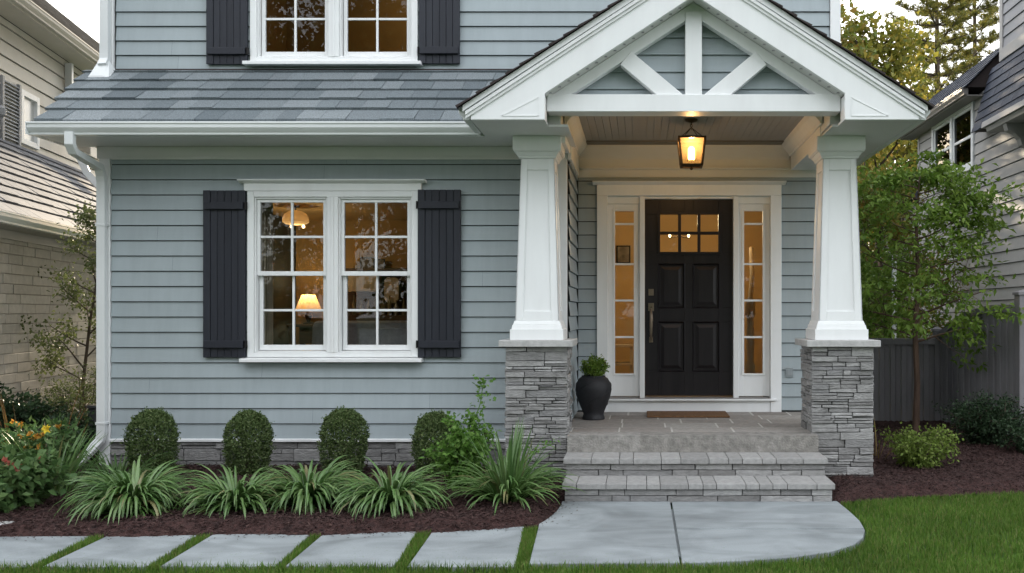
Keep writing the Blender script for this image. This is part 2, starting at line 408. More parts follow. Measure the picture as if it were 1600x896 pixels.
class MB:
    def __init__(s):
        s.v = []; s.f = []; s.mi = []; s.cur = 0
    def add(s, vs, fs):
        b = len(s.v)
        s.v.extend([tuple(p) for p in vs])
        for f in fs:
            s.f.append(tuple(i + b for i in f)); s.mi.append(s.cur)
        return s
    def hexa(s, c):      # 8 corners: bottom 0-3 ccw, top 4-7
        return s.add(c, [(3, 2, 1, 0), (4, 5, 6, 7), (0, 1, 5, 4), (1, 2, 6, 5), (2, 3, 7, 6), (3, 0, 4, 7)])
    def box(s, x0, x1, y0, y1, z0, z1):
        return s.hexa([(x0, y0, z0), (x1, y0, z0), (x1, y1, z0), (x0, y1, z0), (x0, y0, z1), (x1, y0, z1), (x1, y1, z1), (x0, y1, z1)])
    def prism(s, pts, axis, a, b):
        n = len(pts)
        def mk(p, t):
            return {'y': (p[0], t, p[1]), 'x': (t, p[0], p[1]), 'z': (p[0], p[1], t)}[axis]
        vs = [mk(p, a) for p in pts] + [mk(p, b) for p in pts]
        fs = [tuple(range(n)), tuple(range(2 * n - 1, n - 1, -1))]
        for i in range(n):
            j = (i + 1) % n
            fs.append((j, i, i + n, j + n))
        return s.add(vs, fs)
    def frustum(s, cx, cy, z0, z1, a0, a1, b0=None, b1=None):   # square-section taper, half sizes
        b0 = a0 if b0 is None else b0; b1 = a1 if b1 is None else b1
        return s.hexa([(cx - a0, cy - b0, z0), (cx + a0, cy - b0, z0), (cx + a0, cy + b0, z0), (cx - a0, cy + b0, z0),
                       (cx - a1, cy - b1, z1), (cx + a1, cy - b1, z1), (cx + a1, cy + b1, z1), (cx - a1, cy + b1, z1)])
    def lathe(s, prof, n=32, c=(0, 0, 0)):
        b = []
        for r, z in prof:
            for i in range(n):
                a = 2 * math.pi * i / n
                b.append((c[0] + r * math.cos(a), c[1] + r * math.sin(a), c[2] + z))
        fs = []
        for k in range(len(prof) - 1):
            for i in range(n):
                j = (i + 1) % n
                fs.append((k * n + i, k * n + j, (k + 1) * n + j, (k + 1) * n + i))
        fs.append(tuple(range(n - 1, -1, -1)))
        m = (len(prof) - 1) * n
        fs.append(tuple(range(m, m + n)))
        return s.add(b, fs)
    def tube(s, pts, r, n=8, sq=None):
        pts = [Vector(p) for p in pts]
        rs = r if isinstance(r, (list, tuple)) else [r] * len(pts)
        vs = []
        up = Vector((0, 0, 1))
        prev = None
        for i, p in enumerate(pts):
            t = (pts[min(i + 1, len(pts) - 1)] - pts[max(i - 1, 0)])
            t = t.normalized() if t.length > 1e-9 else Vector((0, 0, 1))
            if prev is None:
                a = t.cross(up)
                if a.length < 0.05: a = t.cross(Vector((0, 1, 0)))
                a.normalize()
            else:
                a = prev - t * prev.dot(t)
                if a.length < 1e-6: a = t.cross(Vector((0, 1, 0)))
                a.normalize()
            prev = a
            b = t.cross(a)
            if sq:
                for (u, q) in ((-1, -1), (1, -1), (1, 1), (-1, 1)):
                    vs.append(p + a * u * sq[0] + b * q * sq[1])
            else:
                for k in range(n):
                    g = 2 * math.pi * k / n
                    vs.append(p + (a * math.cos(g) + b * math.sin(g)) * rs[i])
        m = 4 if sq else n
        fs = []
        for i in range(len(pts) - 1):
            for k in range(m):
                l = (k + 1) % m
                fs.append((i * m + k, i * m + l, (i + 1) * m + l, (i + 1) * m + k))
        fs.append(tuple(range(m - 1, -1, -1)))
        e = (len(pts) - 1) * m
        fs.append(tuple(range(e, e + m)))
        return s.add(vs, fs)
    def build(s, name, mat, parent=None, bevel=0, smooth=False, org=None):
        o0 = org if org is not None else (ORG.get(parent.name, (0, 0, 0)) if parent is not None else (0, 0, 0))
        me = bpy.data.meshes.new(name)
        me.from_pydata([(x - o0[0], y - o0[1], z - o0[2]) for x, y, z in s.v], [], s.f)
        me.validate()
        if any(s.mi):
            me.polygons.foreach_set('material_index', s.mi[:len(me.polygons)])
        if smooth:
            me.polygons.foreach_set('use_smooth', [True] * len(me.polygons))
        me.update()
        o = link(name, me, mat, parent, loc=(o0 if parent is None and org is not None else None))
        if bevel:
            b = o.modifiers.new('bevel', 'BEVEL')
            b.width = bevel; b.segments = 1 if bevel < 0.004 else 2
            b.limit_method = 'ANGLE'; b.angle_limit = R(35)
        if smooth:
            try:
                me.set_sharp_from_angle(angle=R(40))
            except Exception:
                pass
        return o

def front(Y):
    return lambda u, w_, z: (u, Y - w_, z)
def facing_right(X):        # wall whose outside looks to +X, u = Y
    return lambda u, w_, z: (X + w_, u, z)
def facing_left(X):
    return lambda u, w_, z: (X - w_, u, z)

def intervals(a, b, cuts):
    res = [(a, b)]
    for c0, c1 in cuts:
        nr = []
        for p, q in res:
            if c1 <= p or c0 >= q: nr.append((p, q))
            else:
                if c0 > p: nr.append((p, c0))
                if c1 < q: nr.append((c1, q))
        res = nr
    return res

def siding(mb, mf, u0, u1, z0, z1, exp=0.1432, holes=(), lo=None, hi=None, seed=1, wb=0.023, wt=0.005, blen=(3.0, 4.6), gap=0.0006):
    rd = random.Random(seed)
    k = 0
    while z0 + k * exp < z1 - 1e-4:
        zb = z0 + k * exp; zt = min(zb + exp - exp * 0.055, z1); k += 1
        cuts = sorted({zb, zt} | {z for h in holes for z in (h[2], h[3]) if zb < z < zt})
        joints = []
        x = u0 + rd.uniform(0.3, blen[1])
        while x < u1:
            joints.append(x); x += rd.uniform(*blen)
        for za, zc in zip(cuts[:-1], cuts[1:]):
            zm = (za + zc) / 2
            hs = [(h[0], h[1]) for h in holes if h[2] < zm < h[3]]
            wA = wb - (za - zb) / exp * (wb - wt); wC = wb - (zc - zb) / exp * (wb - wt)
            for p, q in intervals(u0, u1, hs + [(j - gap, j + gap) for j in joints]):
                pa, pc, qa, qc = p, p, q, q
                if lo:
                    pa = max(p, lo(za)); pc = max(p, lo(zc)); qa = min(q, hi(za)); qc = min(q, hi(zc))
                    if pa >= qa: continue
                    if pc > qc: pc = qc = (pc + qc) / 2
                vs = [mf(pa, wA, za), mf(qa, wA, za), mf(qc, wC, zc), mf(pc, wC, zc)]
                fs = [(0, 1, 2, 3)]
                if za == zb:
                    vs += [mf(pa, 0.0005, za), mf(qa, 0.0005, za)]
                    fs.append((4, 5, 1, 0))
                mb.add(vs, fs)
    return mb

def wall_core(mb, mf, u0, u1, z0, z1, holes=(), th=0.14):
    us = sorted({u0, u1} | {x for h in holes for x in h[:2] if u0 < x < u1})
    zs = sorted({z0, z1} | {x for h in holes for x in h[2:] if z0 < x < z1})
    for a, b in zip(us[:-1], us[1:]):
        for c, d in zip(zs[:-1], zs[1:]):
            um, zm = (a + b) / 2, (c + d) / 2
            if any(h[0] < um < h[1] and h[2] < zm < h[3] for h in holes): continue
            mb.hexa([mf(a, 0, c), mf(b, 0, c), mf(b, -th, c), mf(a, -th, c), mf(a, 0, d), mf(b, 0, d), mf(b, -th, d), mf(a, -th, d)])
    return mb

def veneer(mb, mf, u0, u1, z0, z1, band=(0.06, 0.115), ln=(0.12, 0.42), dep=(0.012, 0.04), back=-0.02, gap=0.0035, jit=0.004, seed=1, split=0.6):
    rd = random.Random(seed)
    def stone(a, b, c, d):
        g = gap * rd.uniform(0.5, 1.3)
        a += g; b -= g; c += g * 0.8; d -= g * 0.8
        if b - a < 0.01 or d - c < 0.006: return
        w_ = rd.uniform(*dep)
        j = lambda: rd.uniform(-jit, jit)
        vs = []
        for z in (c, d):
            for (u, ww) in ((a, w_), (b, w_), (b, back), (a, back)):
                vs.append(mf(u + (j() if ww == w_ else 0) * 0.7, ww + (j() if ww == w_ else 0), z + (j() * 0.8 if ww == w_ else 0)))
        mb.hexa(vs)
    z = z0
    while z < z1 - 1e-3:
        h = rd.uniform(*band)
        if z1 - (z + h) < band[0] * 0.6: h = z1 - z
        h = min(h, z1 - z)
        u = u0
        while u < u1 - 1e-3:
            l = rd.uniform(*ln)
            if u1 - (u + l) < ln[0] * 0.7: l = u1 - u
            l = min(l, u1 - u)
            if h > band[0] * 1.05 and rd.random() < split:
                f = rd.uniform(0.35, 0.65) * h
                t = rd.uniform(0.3, 0.7) * l if l > ln[0] * 2 else l
                stone(u, u + t, z, z + f)
                if t < l: stone(u + t, u + l, z, z + f)
                t = rd.uniform(0.25, 0.75) * l if l > ln[0] * 1.8 else l
                stone(u, u + t, z + f, z + h)
                if t < l: stone(u + t, u + l, z + f, z + h)
            else:
                stone(u, u + l, z, z + h)
            u += l
        z += h
    return mb

def shingles(mb, mf, u0, u1, v1, exp=0.2, wd=(0.17, 0.34), th=0.014, lo=None, hi=None, seed=1, v0=0.0, drop=0.03, gap=0.002):
    rd = random.Random(seed)
    k = 0
    while v0 + k * exp < v1 - 1e-3:
        a = v0 + k * exp - (drop if k == 0 else 0); b = min(v0 + (k + 1) * exp + 0.03, v1); k += 1
        u = u0 - rd.uniform(0, wd[1])
        L0 = lo(a) if lo else u0; H0 = hi(a) if hi else u1
        while u < H0:
            l = rd.uniform(*wd)
            p, q = max(u, L0), min(u + l, H0)
            u += l
            if q - p < 0.01: continue
            t = th * rd.uniform(0.85, 1.35); a2 = a + rd.uniform(-0.004, 0.004)
            p += gap; q -= gap
            h1 = 0.004
            mb.add([mf(p, a2, 0.002), mf(q, a2, 0.002), mf(q, b, 0), mf(p, b, 0), mf(p, a2, t + 0.008), mf(q, a2, t + 0.008), mf(q, b, h1), mf(p, b, h1)],
                   [(4, 5, 6, 7), (0, 1, 5, 4), (1, 2, 6, 5), (3, 0, 4, 7)])
    return mb

# ------------------------------------------------------------------ foliage helpers (numpy)
def unit(a):
    return a / np.maximum(np.linalg.norm(a, axis=1, keepdims=True), 1e-9)

def rand_dirs(n):
    return unit(rng.normal(size=(n, 3)))

def leaf_arrays(P, D, Nn, Ls, Ws, fold=0.25, droop=0.0):
    """one folded diamond leaf per point: 4 verts, 2 tris"""
    D = unit(D)
    Sd = unit(np.cross(D, Nn))
    Nn = np.cross(Sd, D)
    Ls = Ls[:, None]; Ws = Ws[:, None]
    tip = P + D * Ls - np.array([0, 0, 1.0]) * Ls * droop
    mid = P + D * Ls * 0.45 + Nn * Ws * fold
    a = mid + Sd * Ws * 0.5; b = mid - Sd * Ws * 0.5
    base = P
    n = len(P)
    V = np.stack([base, a, tip, b], 1).reshape(-1, 3)
    i = np.arange(n) * 4
    Fc = np.concatenate([np.stack([i, i + 1, i + 2], 1), np.stack([i, i + 2, i + 3], 1)])
    return V, Fc

def merge(parts):
    V, Fc, off = [], [], 0
    for v, f in parts:
        V.append(v); Fc.append(f + off); off += len(v)
    return np.concatenate(V), np.concatenate(Fc)

def leaf_cloud(C, n_each, spread, Ls, Ws, out_bias=0.6, up=0.35, fold=0.25, center=None, droop=0.1):
    """leaves spread round the anchor points C"""
    C = np.asarray(C, float)
    n = len(C) * n_each
    P = np.repeat(C, n_each, 0) + rng.normal(size=(n, 3)) * np.asarray(spread)
    c = C.mean(0) if center is None else np.asarray(center)
    o_ = unit(P - c)
    D = unit(rand_dirs(n) + o_ * out_bias)
    Nn = unit(rand_dirs(n) * 0.8 + np.array([0, 0, 1.0]) * up + o_ * 0.4)
    return leaf_arrays(P, D, Nn, rng.uniform(*Ls, n), rng.uniform(*Ws, n), fold, droop)

def grow(base, d, length, rad, depth, rd, tubes, anchors, spread=0.8, kids=(3, 5), shrink=0.62, up=0.2, seg=4, wob=0.12, tmin=0.35):
    p = Vector(base); d = Vector(d).normalized()
    pts = [p.copy()]
    for i in range(seg):
        d = (d + Vector((rd.uniform(-wob, wob), rd.uniform(-wob, wob), rd.uniform(-wob, wob) + up * 0.1))).normalized()
        p = p + d * (length / seg)
        pts.append(p.copy())
    tubes.append((pts, [rad * (1 - 0.6 * i / seg) for i in range(seg + 1)]))
    if depth == 0:
        for q in pts[1:]: anchors.append(tuple(q))
        return
    for k in range(rd.randint(*kids)):
        f = rd.uniform(tmin, 1.0)
        i = min(int(f * seg), seg - 1)
        q = pts[i].lerp(pts[i + 1], f * seg - i)
        sd_ = Vector((rd.gauss(0, 1), rd.gauss(0, 1), rd.gauss(0, 0.6)))
        sd_ = (sd_ - d * sd_.dot(d))
        if sd_.length < 1e-3: continue
        nd = (d * (1 - spread * 0.5) + sd_.normalized() * spread + Vector((0, 0, up))).normalized()
        grow(q, nd, length * shrink * rd.uniform(0.75, 1.2), rad * (1 - 0.6 * f) * 0.62, depth - 1, rd, tubes, anchors, spread, kids, shrink, up, max(seg - 1, 2), wob, tmin)

def tubes_mesh(tubes, nmax=7):
    mb = MB()
    for pts, rs in tubes:
        n = nmax if rs[0] > 0.02 else (5 if rs[0] > 0.006 else 3)
        mb.tube(pts, rs, n)
    return mb

def copy_tree(o, parent=None):
    c = o.copy()
    COL.objects.link(c)
    if parent is not None: c.parent = parent
    for ch in list(o.children):
        copy_tree(ch, c)
    return c

# ================================================================== THE HOUSE
WY, DY, UY = 8.85, 10.0, 9.30        # lower wall, door wall, upper wall planes
PF = 0.429                            # porch floor height
CX = 0.44                             # porch axis
house = thing('house', 'two storey pale blue grey lap sided house with white trim and gabled stone pier porch', 'house', (-1.5, WY, 0))

WIN = (-2.877, 1.065, 0.80)          # centre x, casing bottom, half width
WH = 1.555
UWIN = (-3.013, 3.956, 0.825)
lower_hole = (WIN[0] - 0.74, WIN[0] + 0.74, 1.10, 2.57)
upper_hole = (UWIN[0] - 0.765, UWIN[0] + 0.765, UWIN[1] + 0.035, UWIN[1] + 1.505)
door_hole = (-0.35, 1.39, 0.47, 2.74)

# --- walls: core with openings, lap boards on the outside
mb = MB(); wall_core(mb, front(WY), -5.04, -0.68, -0.1, 3.04, [lower_hole])
wall_core(mb, facing_right(-0.68), WY + 0.141, DY + 0.14, -0.1, 3.25)
wall_core(mb, front(DY), -0.679, 1.97, -0.1, 3.25, [door_hole])
wall_core(mb, front(UY), -5.25, 1.95, 3.30, 6.3, [upper_hole])
wall_core(mb, facing_left(-5.04), WY + 0.141, 17, -0.1, 3.04)
wall_core(mb, facing_left(-5.25), UY + 0.141, 17, 3.06, 6.3)
wall_core(mb, facing_right(1.97), DY + 0.141, 17, -0.1, 3.03)
wall_core(mb, facing_right(1.95), UY + 0.141, 17, 3.06, 6.3)
mb.box(-5.25, 1.95, 16.85, 16.99, -0.1, 6.3)
core = mb.build('wall_framing', M['wall_core'], house)

mb = MB(); siding(mb, front(WY), -4.965, -0.77, 0.30, 2.93, holes=[(WIN[0] - 0.79, WIN[0] + 0.79, 1.03, 2.69)], seed=3)
mb.build('siding', M['siding'], house)
for mf_, a_, b_, c_, sd0 in ((facing_right(-0.68), WY + 0.015, DY - 0.022, PF + 0.02, 4), (front(DY), -0.655, 1.95, PF + 0.02, 5)):
    mb = MB(); siding(mb, mf_, a_, b_, c_, 2.92, seed=sd0, holes=[(-0.457, 1.497, 0, 2.85)] if sd0 == 5 else ()); mb.build('siding', M['siding'], house)
mb = MB(); siding(mb, front(UY), -5.17, 1.87, 3.882 - 0.1432, 6.3, holes=[(UWIN[0] - 0.81, UWIN[0] + 0.81, 3.9, 5.62)], seed=7)
mb.build('siding', M['siding'], house)
for mf_, a_, c_, d_, sd0 in ((facing_left(-5.04), WY + 0.1, 0.3, 2.93, 8), (facing_left(-5.25), UY + 0.1, 3.1, 6.3, 9), (facing_right(1.97), DY + 0.1, 0.3, 3.0, 10), (facing_right(1.95), UY + 0.1, 3.1, 6.3, 12)):
    mb = MB(); siding(mb, mf_, a_, 17, c_, d_, seed=sd0); mb.build('siding', M['siding'], house)

# --- corner boards, frieze, water table, upper eaves
mb = MB()
mb.box(-5.07, -4.97, WY - 0.034, WY + 0.07, 0.0, 2.93); mb.box(-5.071, -5.041, WY + 0.0705, WY + 0.14, 0.0, 2.93)
mb.build('corner_board', M['white'], house, 0.003)
mb = MB(); mb.box(-0.775, -0.683, WY - 0.034, WY + 0.02, PF - 0.2, 3.03); mb.build('corner_board', M['white'], house, 0.003)
mb = MB(); mb.box(-5.30, -5.19, UY - 0.036, UY + 0.08, 3.5, 6.3); mb.build('corner_board', M['white'], house, 0.003)
mb = MB(); mb.box(1.875, 1.975, UY - 0.036, UY + 0.08, 3.2, 6.3); mb.build('corner_board', M['white'], house, 0.003)
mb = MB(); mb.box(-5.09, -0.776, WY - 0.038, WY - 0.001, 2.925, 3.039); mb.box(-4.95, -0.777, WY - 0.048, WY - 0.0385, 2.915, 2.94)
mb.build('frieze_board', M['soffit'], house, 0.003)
mb = MB(); mb.prism([(WY - 0.05, 0.272), (WY - 0.001, 0.272), (WY - 0.001, 0.305), (WY - 0.05, 0.295)], 'x', -4.968, -0.69)
mb.build('water_table', M['white'], house, 0.002)
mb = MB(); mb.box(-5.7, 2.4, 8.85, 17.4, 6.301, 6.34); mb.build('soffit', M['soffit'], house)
mb = MB()
mb.prism([(8.8, 6.34), (13.1, 9.0), (17.45, 6.34)], 'x', -5.75, 2.45); mb.build('roof', M['shingle_dark'], house)

# --- stone foundation under the lower wall
mb = MB(); mb.box(-5.0, -0.69, WY - 0.005, WY - 0.0005, -0.1, 0.272); fo = mb.build('foundation', M['mortar'], house)
mb = MB(); veneer(mb, front(WY - 0.006), -4.97, -0.70, -0.08, 0.27, band=(0.06, 0.12), ln=(0.18, 0.5), dep=(0.012, 0.03), back=0.0, seed=21)
mb.build('ledge_stones', M['stone'], fo, 0.003)

# --- windows
def sash(mb, x0, x1, z0, z1, y, st, cols, rows, bot=None, top=None):
    bot = bot or st; top = top or st
    t = 0.036
    mb.box(x0, x0 + st, y, y + t, z0, z1); mb.box(x1 - st, x1, y, y + t, z0, z1)
    mb.box(x0 + st, x1 - st, y + 0.001, y + t, z0, z0 + bot); mb.box(x0 + st, x1 - st, y + 0.001, y + t, z1 - top, z1)
    gx0, gx1, gz0, gz1 = x0 + st, x1 - st, z0 + bot, z1 - top
    m = 0.011
    for i in range(1, cols):
        x = gx0 + (gx1 - gx0) * i / cols
        mb.box(x - m, x + m, y + 0.006, y + 0.03, gz0, gz1)
    for i in range(1, rows):
        z = gz0 + (gz1 - gz0) * i / rows
        for j in range(cols):
            xa = gx0 + (gx1 - gx0) * j / cols + (m if j else 0); xb = gx0 + (gx1 - gx0) * (j + 1) / cols - (m if j < cols - 1 else 0)
            mb.box(xa, xb, y + 0.0065, y + 0.0295, z - m, z + m)
    return gx0, gx1, gz0, gz1

def window(cx, z0, hw, Y, h):
    k = hw / 0.80
    z1 = z0 + h
    mb = MB()
    yo, yi = Y - 0.045, Y + 0.10
    mb.box(cx - hw, cx - hw + 0.062 * k, yo, yi, z0, z1); mb.box(cx + hw - 0.062 * k, cx + hw, yo, yi, z0, z1)
    mb.box(cx - hw + 0.062 * k, cx + hw - 0.062 * k, yo, yi, z1 - 0.055, z1)
    mb.box(cx - hw + 0.062 * k, cx + hw - 0.062 * k, yo, yi, z0, z0 + 0.045)
    mb.box(cx - 0.052, cx + 0.052, yo - 0.004, yi, z0 + 0.045, z1 - 0.055)
    mb.box(cx - 0.012, cx + 0.012, yo - 0.014, yo - 0.0041, z0 + 0.045, z1 - 0.055)   # mullion cover
    # inner jamb liners
    for s in (-1, 1):
        a, b = sorted((cx + s * 0.053, cx + s * (hw - 0.063 * k)))
        mb.box(a, a + 0.014, Y - 0.03, Y + 0.095, z0 + 0.046, z1 - 0.056); mb.box(b - 0.014, b, Y - 0.03, Y + 0.095, z0 + 0.046, z1 - 0.056)
        mb.box(a + 0.0145, b - 0.0145, Y - 0.03, Y + 0.095, z1 - 0.072, z1 - 0.056)
        mb.prism([(Y - 0.035, z0 + 0.046), (Y + 0.095, z0 + 0.046), (Y + 0.095, z0 + 0.062), (Y - 0.035, z0 + 0.054)], 'x', a + 0.0145, b - 0.0145)
    fr = mb.build('window', M['white'], house, 0.003)
    zm = z0 + h * 0.504
    for s in (-1, 1):
        a, b = sorted((cx + s * 0.069, cx + s * (hw - 0.079 * k)))
        mb = MB(); g = sash(mb, a, b, zm - 0.02, z1 - 0.073, Y - 0.012, 0.03, 2, 2, bot=0.042)
        sh = mb.build('sash', M['white'], fr, 0.0025)
        mb = MB(); mb.box(g[0] - 0.004, g[1] + 0.004, Y + 0.004, Y + 0.008, g[2] - 0.004, g[3] + 0.004); mb.build('pane', M['glass'], fr)
        mb = MB(); g = sash(mb, a + 0.006, b - 0.006, z0 + 0.063, zm + 0.016, Y + 0.026, 0.036, 2, 2, bot=0.05, top=0.034)
        mb.build('sash', M['white'], fr, 0.0025)
        mb = MB(); mb.box(g[0] - 0.004, g[1] + 0.004, Y + 0.042, Y + 0.046, g[2] - 0.004, g[3] + 0.004); mb.build('pane', M['glass'], fr)
    mb = MB()
    mb.box(cx - hw - 0.03, cx + hw + 0.03, Y - 0.05, Y + 0.0, z1 + 0.001, z1 + 0.075)
    mb.prism([(Y - 0.052, z1 + 0.076), (Y, z1 + 0.076), (Y, z1 + 0.105), (Y - 0.10, z1 + 0.105), (Y - 0.10, z1 + 0.092), (Y - 0.075, z1 + 0.088)], 'x', cx - hw - 0.075, cx + hw + 0.075)
    mb.build('head_trim', M['white'], fr, 0.003)
    mb = MB()
    mb.prism([(Y - 0.11, z0 - 0.045), (Y, z0 - 0.045), (Y, z0 - 0.001), (Y - 0.11, z0 - 0.012)], 'x', cx - hw - 0.05, cx + hw + 0.045)
    mb.build('sill', M['white'], fr, 0.003)
    return fr

window(*WIN, WY, WH)
window(*UWIN, UY, WH)

def shutter(x0, x1, z0, z1, Y, hinge):
    mb = MB()
    y0 = Y - 0.062
    wd = x1 - x0
    mb.box(x0 + 0.002, x1 - 0.002, Y - 0.042, Y - 0.024, z0 + 0.002, z1 - 0.002)
    rd = random.Random(x0)
    e = [0, 0.17, 0.33, 0.5, 0.665, 0.83, 1.0]
    for i in range(6):
        a, b = x0 + wd * e[i], x0 + wd * e[i + 1]
        f = 0.008 if i in (0, 5) else rd.uniform(0, 0.0015)
        mb.box(a + 0.0012, b - 0.0012, y0 + 0.008 - f, Y - 0.0425, z0, z1)
    s = mb.build('shutter', M['shutter'], house, 0.003)
    for z in (z0 + 0.125, z1 - 0.145):
        mb = MB(); mb.box(x0 + 0.014, x1 - 0.012, y0 - 0.026, y0 - 0.0005, z - 0.034, z + 0.034); mb.build('batten', M['shutter'], s, 0.004)
        hx = x1 if hinge == 'r' else x0
        mb = MB(); mb.box(hx - 0.012, hx + 0.022, y0 - 0.006, y0 + 0.004, z - 0.03, z + 0.035); mb.lathe([(0.008, -0.036), (0.008, 0.036)], 10, (hx + (0.006 if hinge == 'r' else -0.006), y0 - 0.008, z))
        mb.build('hinge', M['black_iron'], s, 0.002)

shutter(-4.084, -3.690, 1.062, 2.625, WY, 'r')
shutter(-2.078, -1.676, 1.062, 2.632, WY, 'l')
shutter(-4.262, -3.860, 3.924, 5.5, UY, 'r')
shutter(-2.172, -1.772, 3.930, 5.5, UY, 'l')

# --- skirt roof over the lower wall
EY, EZ = 8.28, 3.168
sl = Vector((0, UY - EY, 3.880 - EZ)); SLN = sl.length; sl.normalize(); nrm = Vector((0, -sl.z, sl.y))
def skirt(u, v, h):
    p = Vector((u, EY, EZ)) + sl * v + nrm * h
    return (p.x, p.y, p.z)
mb = MB()
VX0, VX1 = -1.39, -1.39 + (3.872 - EZ) / 0.655 + 0.03      # valley line against the porch roof
mb.hexa([skirt(-5.30, 0, -0.05), skirt(VX0, 0, -0.05), skirt(VX1, SLN, -0.05), skirt(-5.46, SLN, -0.05), skirt(-5.30, 0, -0.002), skirt(VX0, 0, -0.002), skirt(VX1, SLN, -0.002), skirt(-5.46, SLN, -0.002)])
mb.hexa([(-5.45, UY - 0.03, 3.80), (-5.27, UY - 0.03, 3.80), (-5.27, 14, 3.80), (-5.45, 14, 3.80), (-5.45, UY - 0.03, 3.865), (-5.27, UY - 0.03, 3.885), (-5.27, 14, 3.885), (-5.45, 14, 3.865)])
rf = mb.build('roof', M['shingle_dark'], house)
mb = MB(); shingles(mb, skirt, -5.48, VX1, SLN - 0.004, exp=0.232, wd=(0.17, 0.36), th=0.018, seed=5, drop=0.02, lo=lambda v: -5.31 - 0.16 * (v + 0.1) / SLN, hi=lambda v: VX0 + (VX1 - VX0) * min(max(v + 0.2, 0) / SLN, 1))
mb.build('shingles', M['shingle'], rf)
mb = MB(); mb.box(-5.185, 1.86, UY - 0.034, UY - 0.022, 3.862, 3.885); mb.build('flashing', M['shingle_dark'], rf)
mb = MB()      # grey roof jack where the upper downspout meets the slope
mb.hexa([skirt(-5.36, SLN - 0.24, 0.012), skirt(-5.13, SLN - 0.24, 0.012), skirt(-5.16, SLN - 0.03, 0.012), skirt(-5.32, SLN - 0.03, 0.012), skirt(-5.32, SLN - 0.22, 0.03), skirt(-5.20, SLN - 0.22, 0.03), skirt(-5.20, SLN - 0.03, 0.12), skirt(-5.30, SLN - 0.03, 0.12)])
mb.build('roof_jack', M['gutter'], rf, 0.01)

# --- gutters (ogee profile), soffit, fascia
def ogee(y, z, s=1):
    return [(y, z), (y - s * 0.10, z), (y - s * 0.10, z - 0.016), (y - s * 0.092, z - 0.02), (y - s * 0.09, z - 0.05), (y - s * 0.075, z - 0.07), (y - s * 0.058, z - 0.09), (y - s * 0.055, z - 0.108), (y, z - 0.108)]
mb = MB(); mb.prism(ogee(EY - 0.0, 3.145), 'x', -5.34, -1.40)
gt = mb.build('gutter', M['gutter'], house, 0.002)
mb = MB(); mb.box(-5.345, -5.341, EY - 0.102, EY + 0.0, 3.036, 3.146); mb.build('end_cap', M['gutter'], gt, 0.001)
mb = MB(); mb.box(-5.31, -1.37, EY + 0.001, EY + 0.026, 3.035, 3.135); mb.prism([(-5.335, EY + 0.001), (-5.311, EY + 0.001), (-5.40, WY + 0.4), (-5.424, WY + 0.4)], 'z', 3.035, 3.16)
mb.build('fascia', M['white'], house, 0.002)
mb = MB(); mb.box(-5.312, -0.6, EY + 0.027, WY - 0.002, 3.04, 3.055)
for i in range(14):      # small vent slots
    pass
mb.build('soffit', M['soffit'], house)
for x0, x1, s in ((-1.375, -1.375, 1), (2.255, 2.255, -1)):
    mb = MB()
    pr = ogee(0, 3.145)
    mb.prism([(x0 + s * p[0], p[1]) for p in pr], 'y', 7.60, EY - 0.112 if s > 0 else 11.0)
    mb.build('gutter', M['gutter'], house, 0.002)

# --- downspouts
def downspout(pts, sq=(0.038, 0.028)):
    mb = MB(); mb.tube(pts, 1, sq=sq); return mb
mb = downspout([(-4.985, EY - 0.05, 3.06), (-4.985, EY - 0.05, 2.96), (-4.99, EY + 0.0, 2.9), (-5.015, WY - 0.13, 2.83), (-5.02, WY - 0.085, 2.76), (-5.02, WY - 0.075, 2.70), (-5.02, WY - 0.075, 0.36), (-5.03, WY - 0.085, 0.29), (-5.09, WY - 0.14, 0.2), (-5.17, WY - 0.22, 0.09)])
dsp = mb.build('downspout', M['gutter'], house, 0.004)
for z in (2.3, 0.45):
    mb = MB(); mb.box(-5.066, -4.974, WY - 0.107, WY - 0.034, z - 0.012, z + 0.012); mb.build('strap', M['gutter'], dsp, 0.002)
mb = downspout([(-5.245, UY - 0.075, 6.2), (-5.245, UY - 0.075, 4.02), (-5.243, UY - 0.08, 3.96), (-5.235, UY - 0.13, 3.89)], (0.042, 0.03))
mb.build('downspout', M['gutter'], house, 0.004)
mb = downspout([(2.13, 10.1, 3.05), (2.13, 10.1, 2.9), (2.09, 10.1, 2.82), (2.02, 10.1, 2.74), (2.02, 10.1, 0.1)])
mb.build('downspout', M['gutter'], house, 0.004)

# --- porch gable: roof, bargeboards, truss
GF = 7.54
SLP = 0.655
PK = 4.355
def gz(x): return PK - SLP * abs(x - CX)
HX = 1.86
gl = math.sqrt(1 + SLP ** 2)
mb = MB()
for s in (-1, 1):
    e = CX + s * HX
    pts = [(CX, PK), (e, gz(e)), (e, gz(e) - 0.045), (CX, PK - 0.055)]
    if s < 0: pts = pts[::-1]
    mb.prism(pts, 'y', GF - 0.02, UY - 0.024)
groof = mb.build('roof', M['white'], house)
for s in (-1, 1):
    def gm(u, v, h, s=s):
        # u along depth, v up the slope from the eave
        x = CX + s * (HX - v / gl); z = gz(CX + s * (HX - v / gl)) + 0.002
        return (x + s * h * SLP / gl, u, z + h / gl)
    mb = MB()
    if s < 0:
        shingles(mb, gm, GF - 0.055, UY - 0.026, HX * gl - 0.01, exp=0.14, th=0.013, seed=31, drop=0.05)
    else:
        shingles(mb, lambda u, v, h: gm(GF - 0.055 + UY - 0.026 - u, v, h), GF - 0.055, UY - 0.026, HX * gl - 0.01, exp=0.14, th=0.013, seed=32, drop=0.05)
    mb.build('shingles', M['shingle_dark'], groof)
BB = 0.325     # vertical depth of the bargeboard
mb = MB()
bi = 1.205
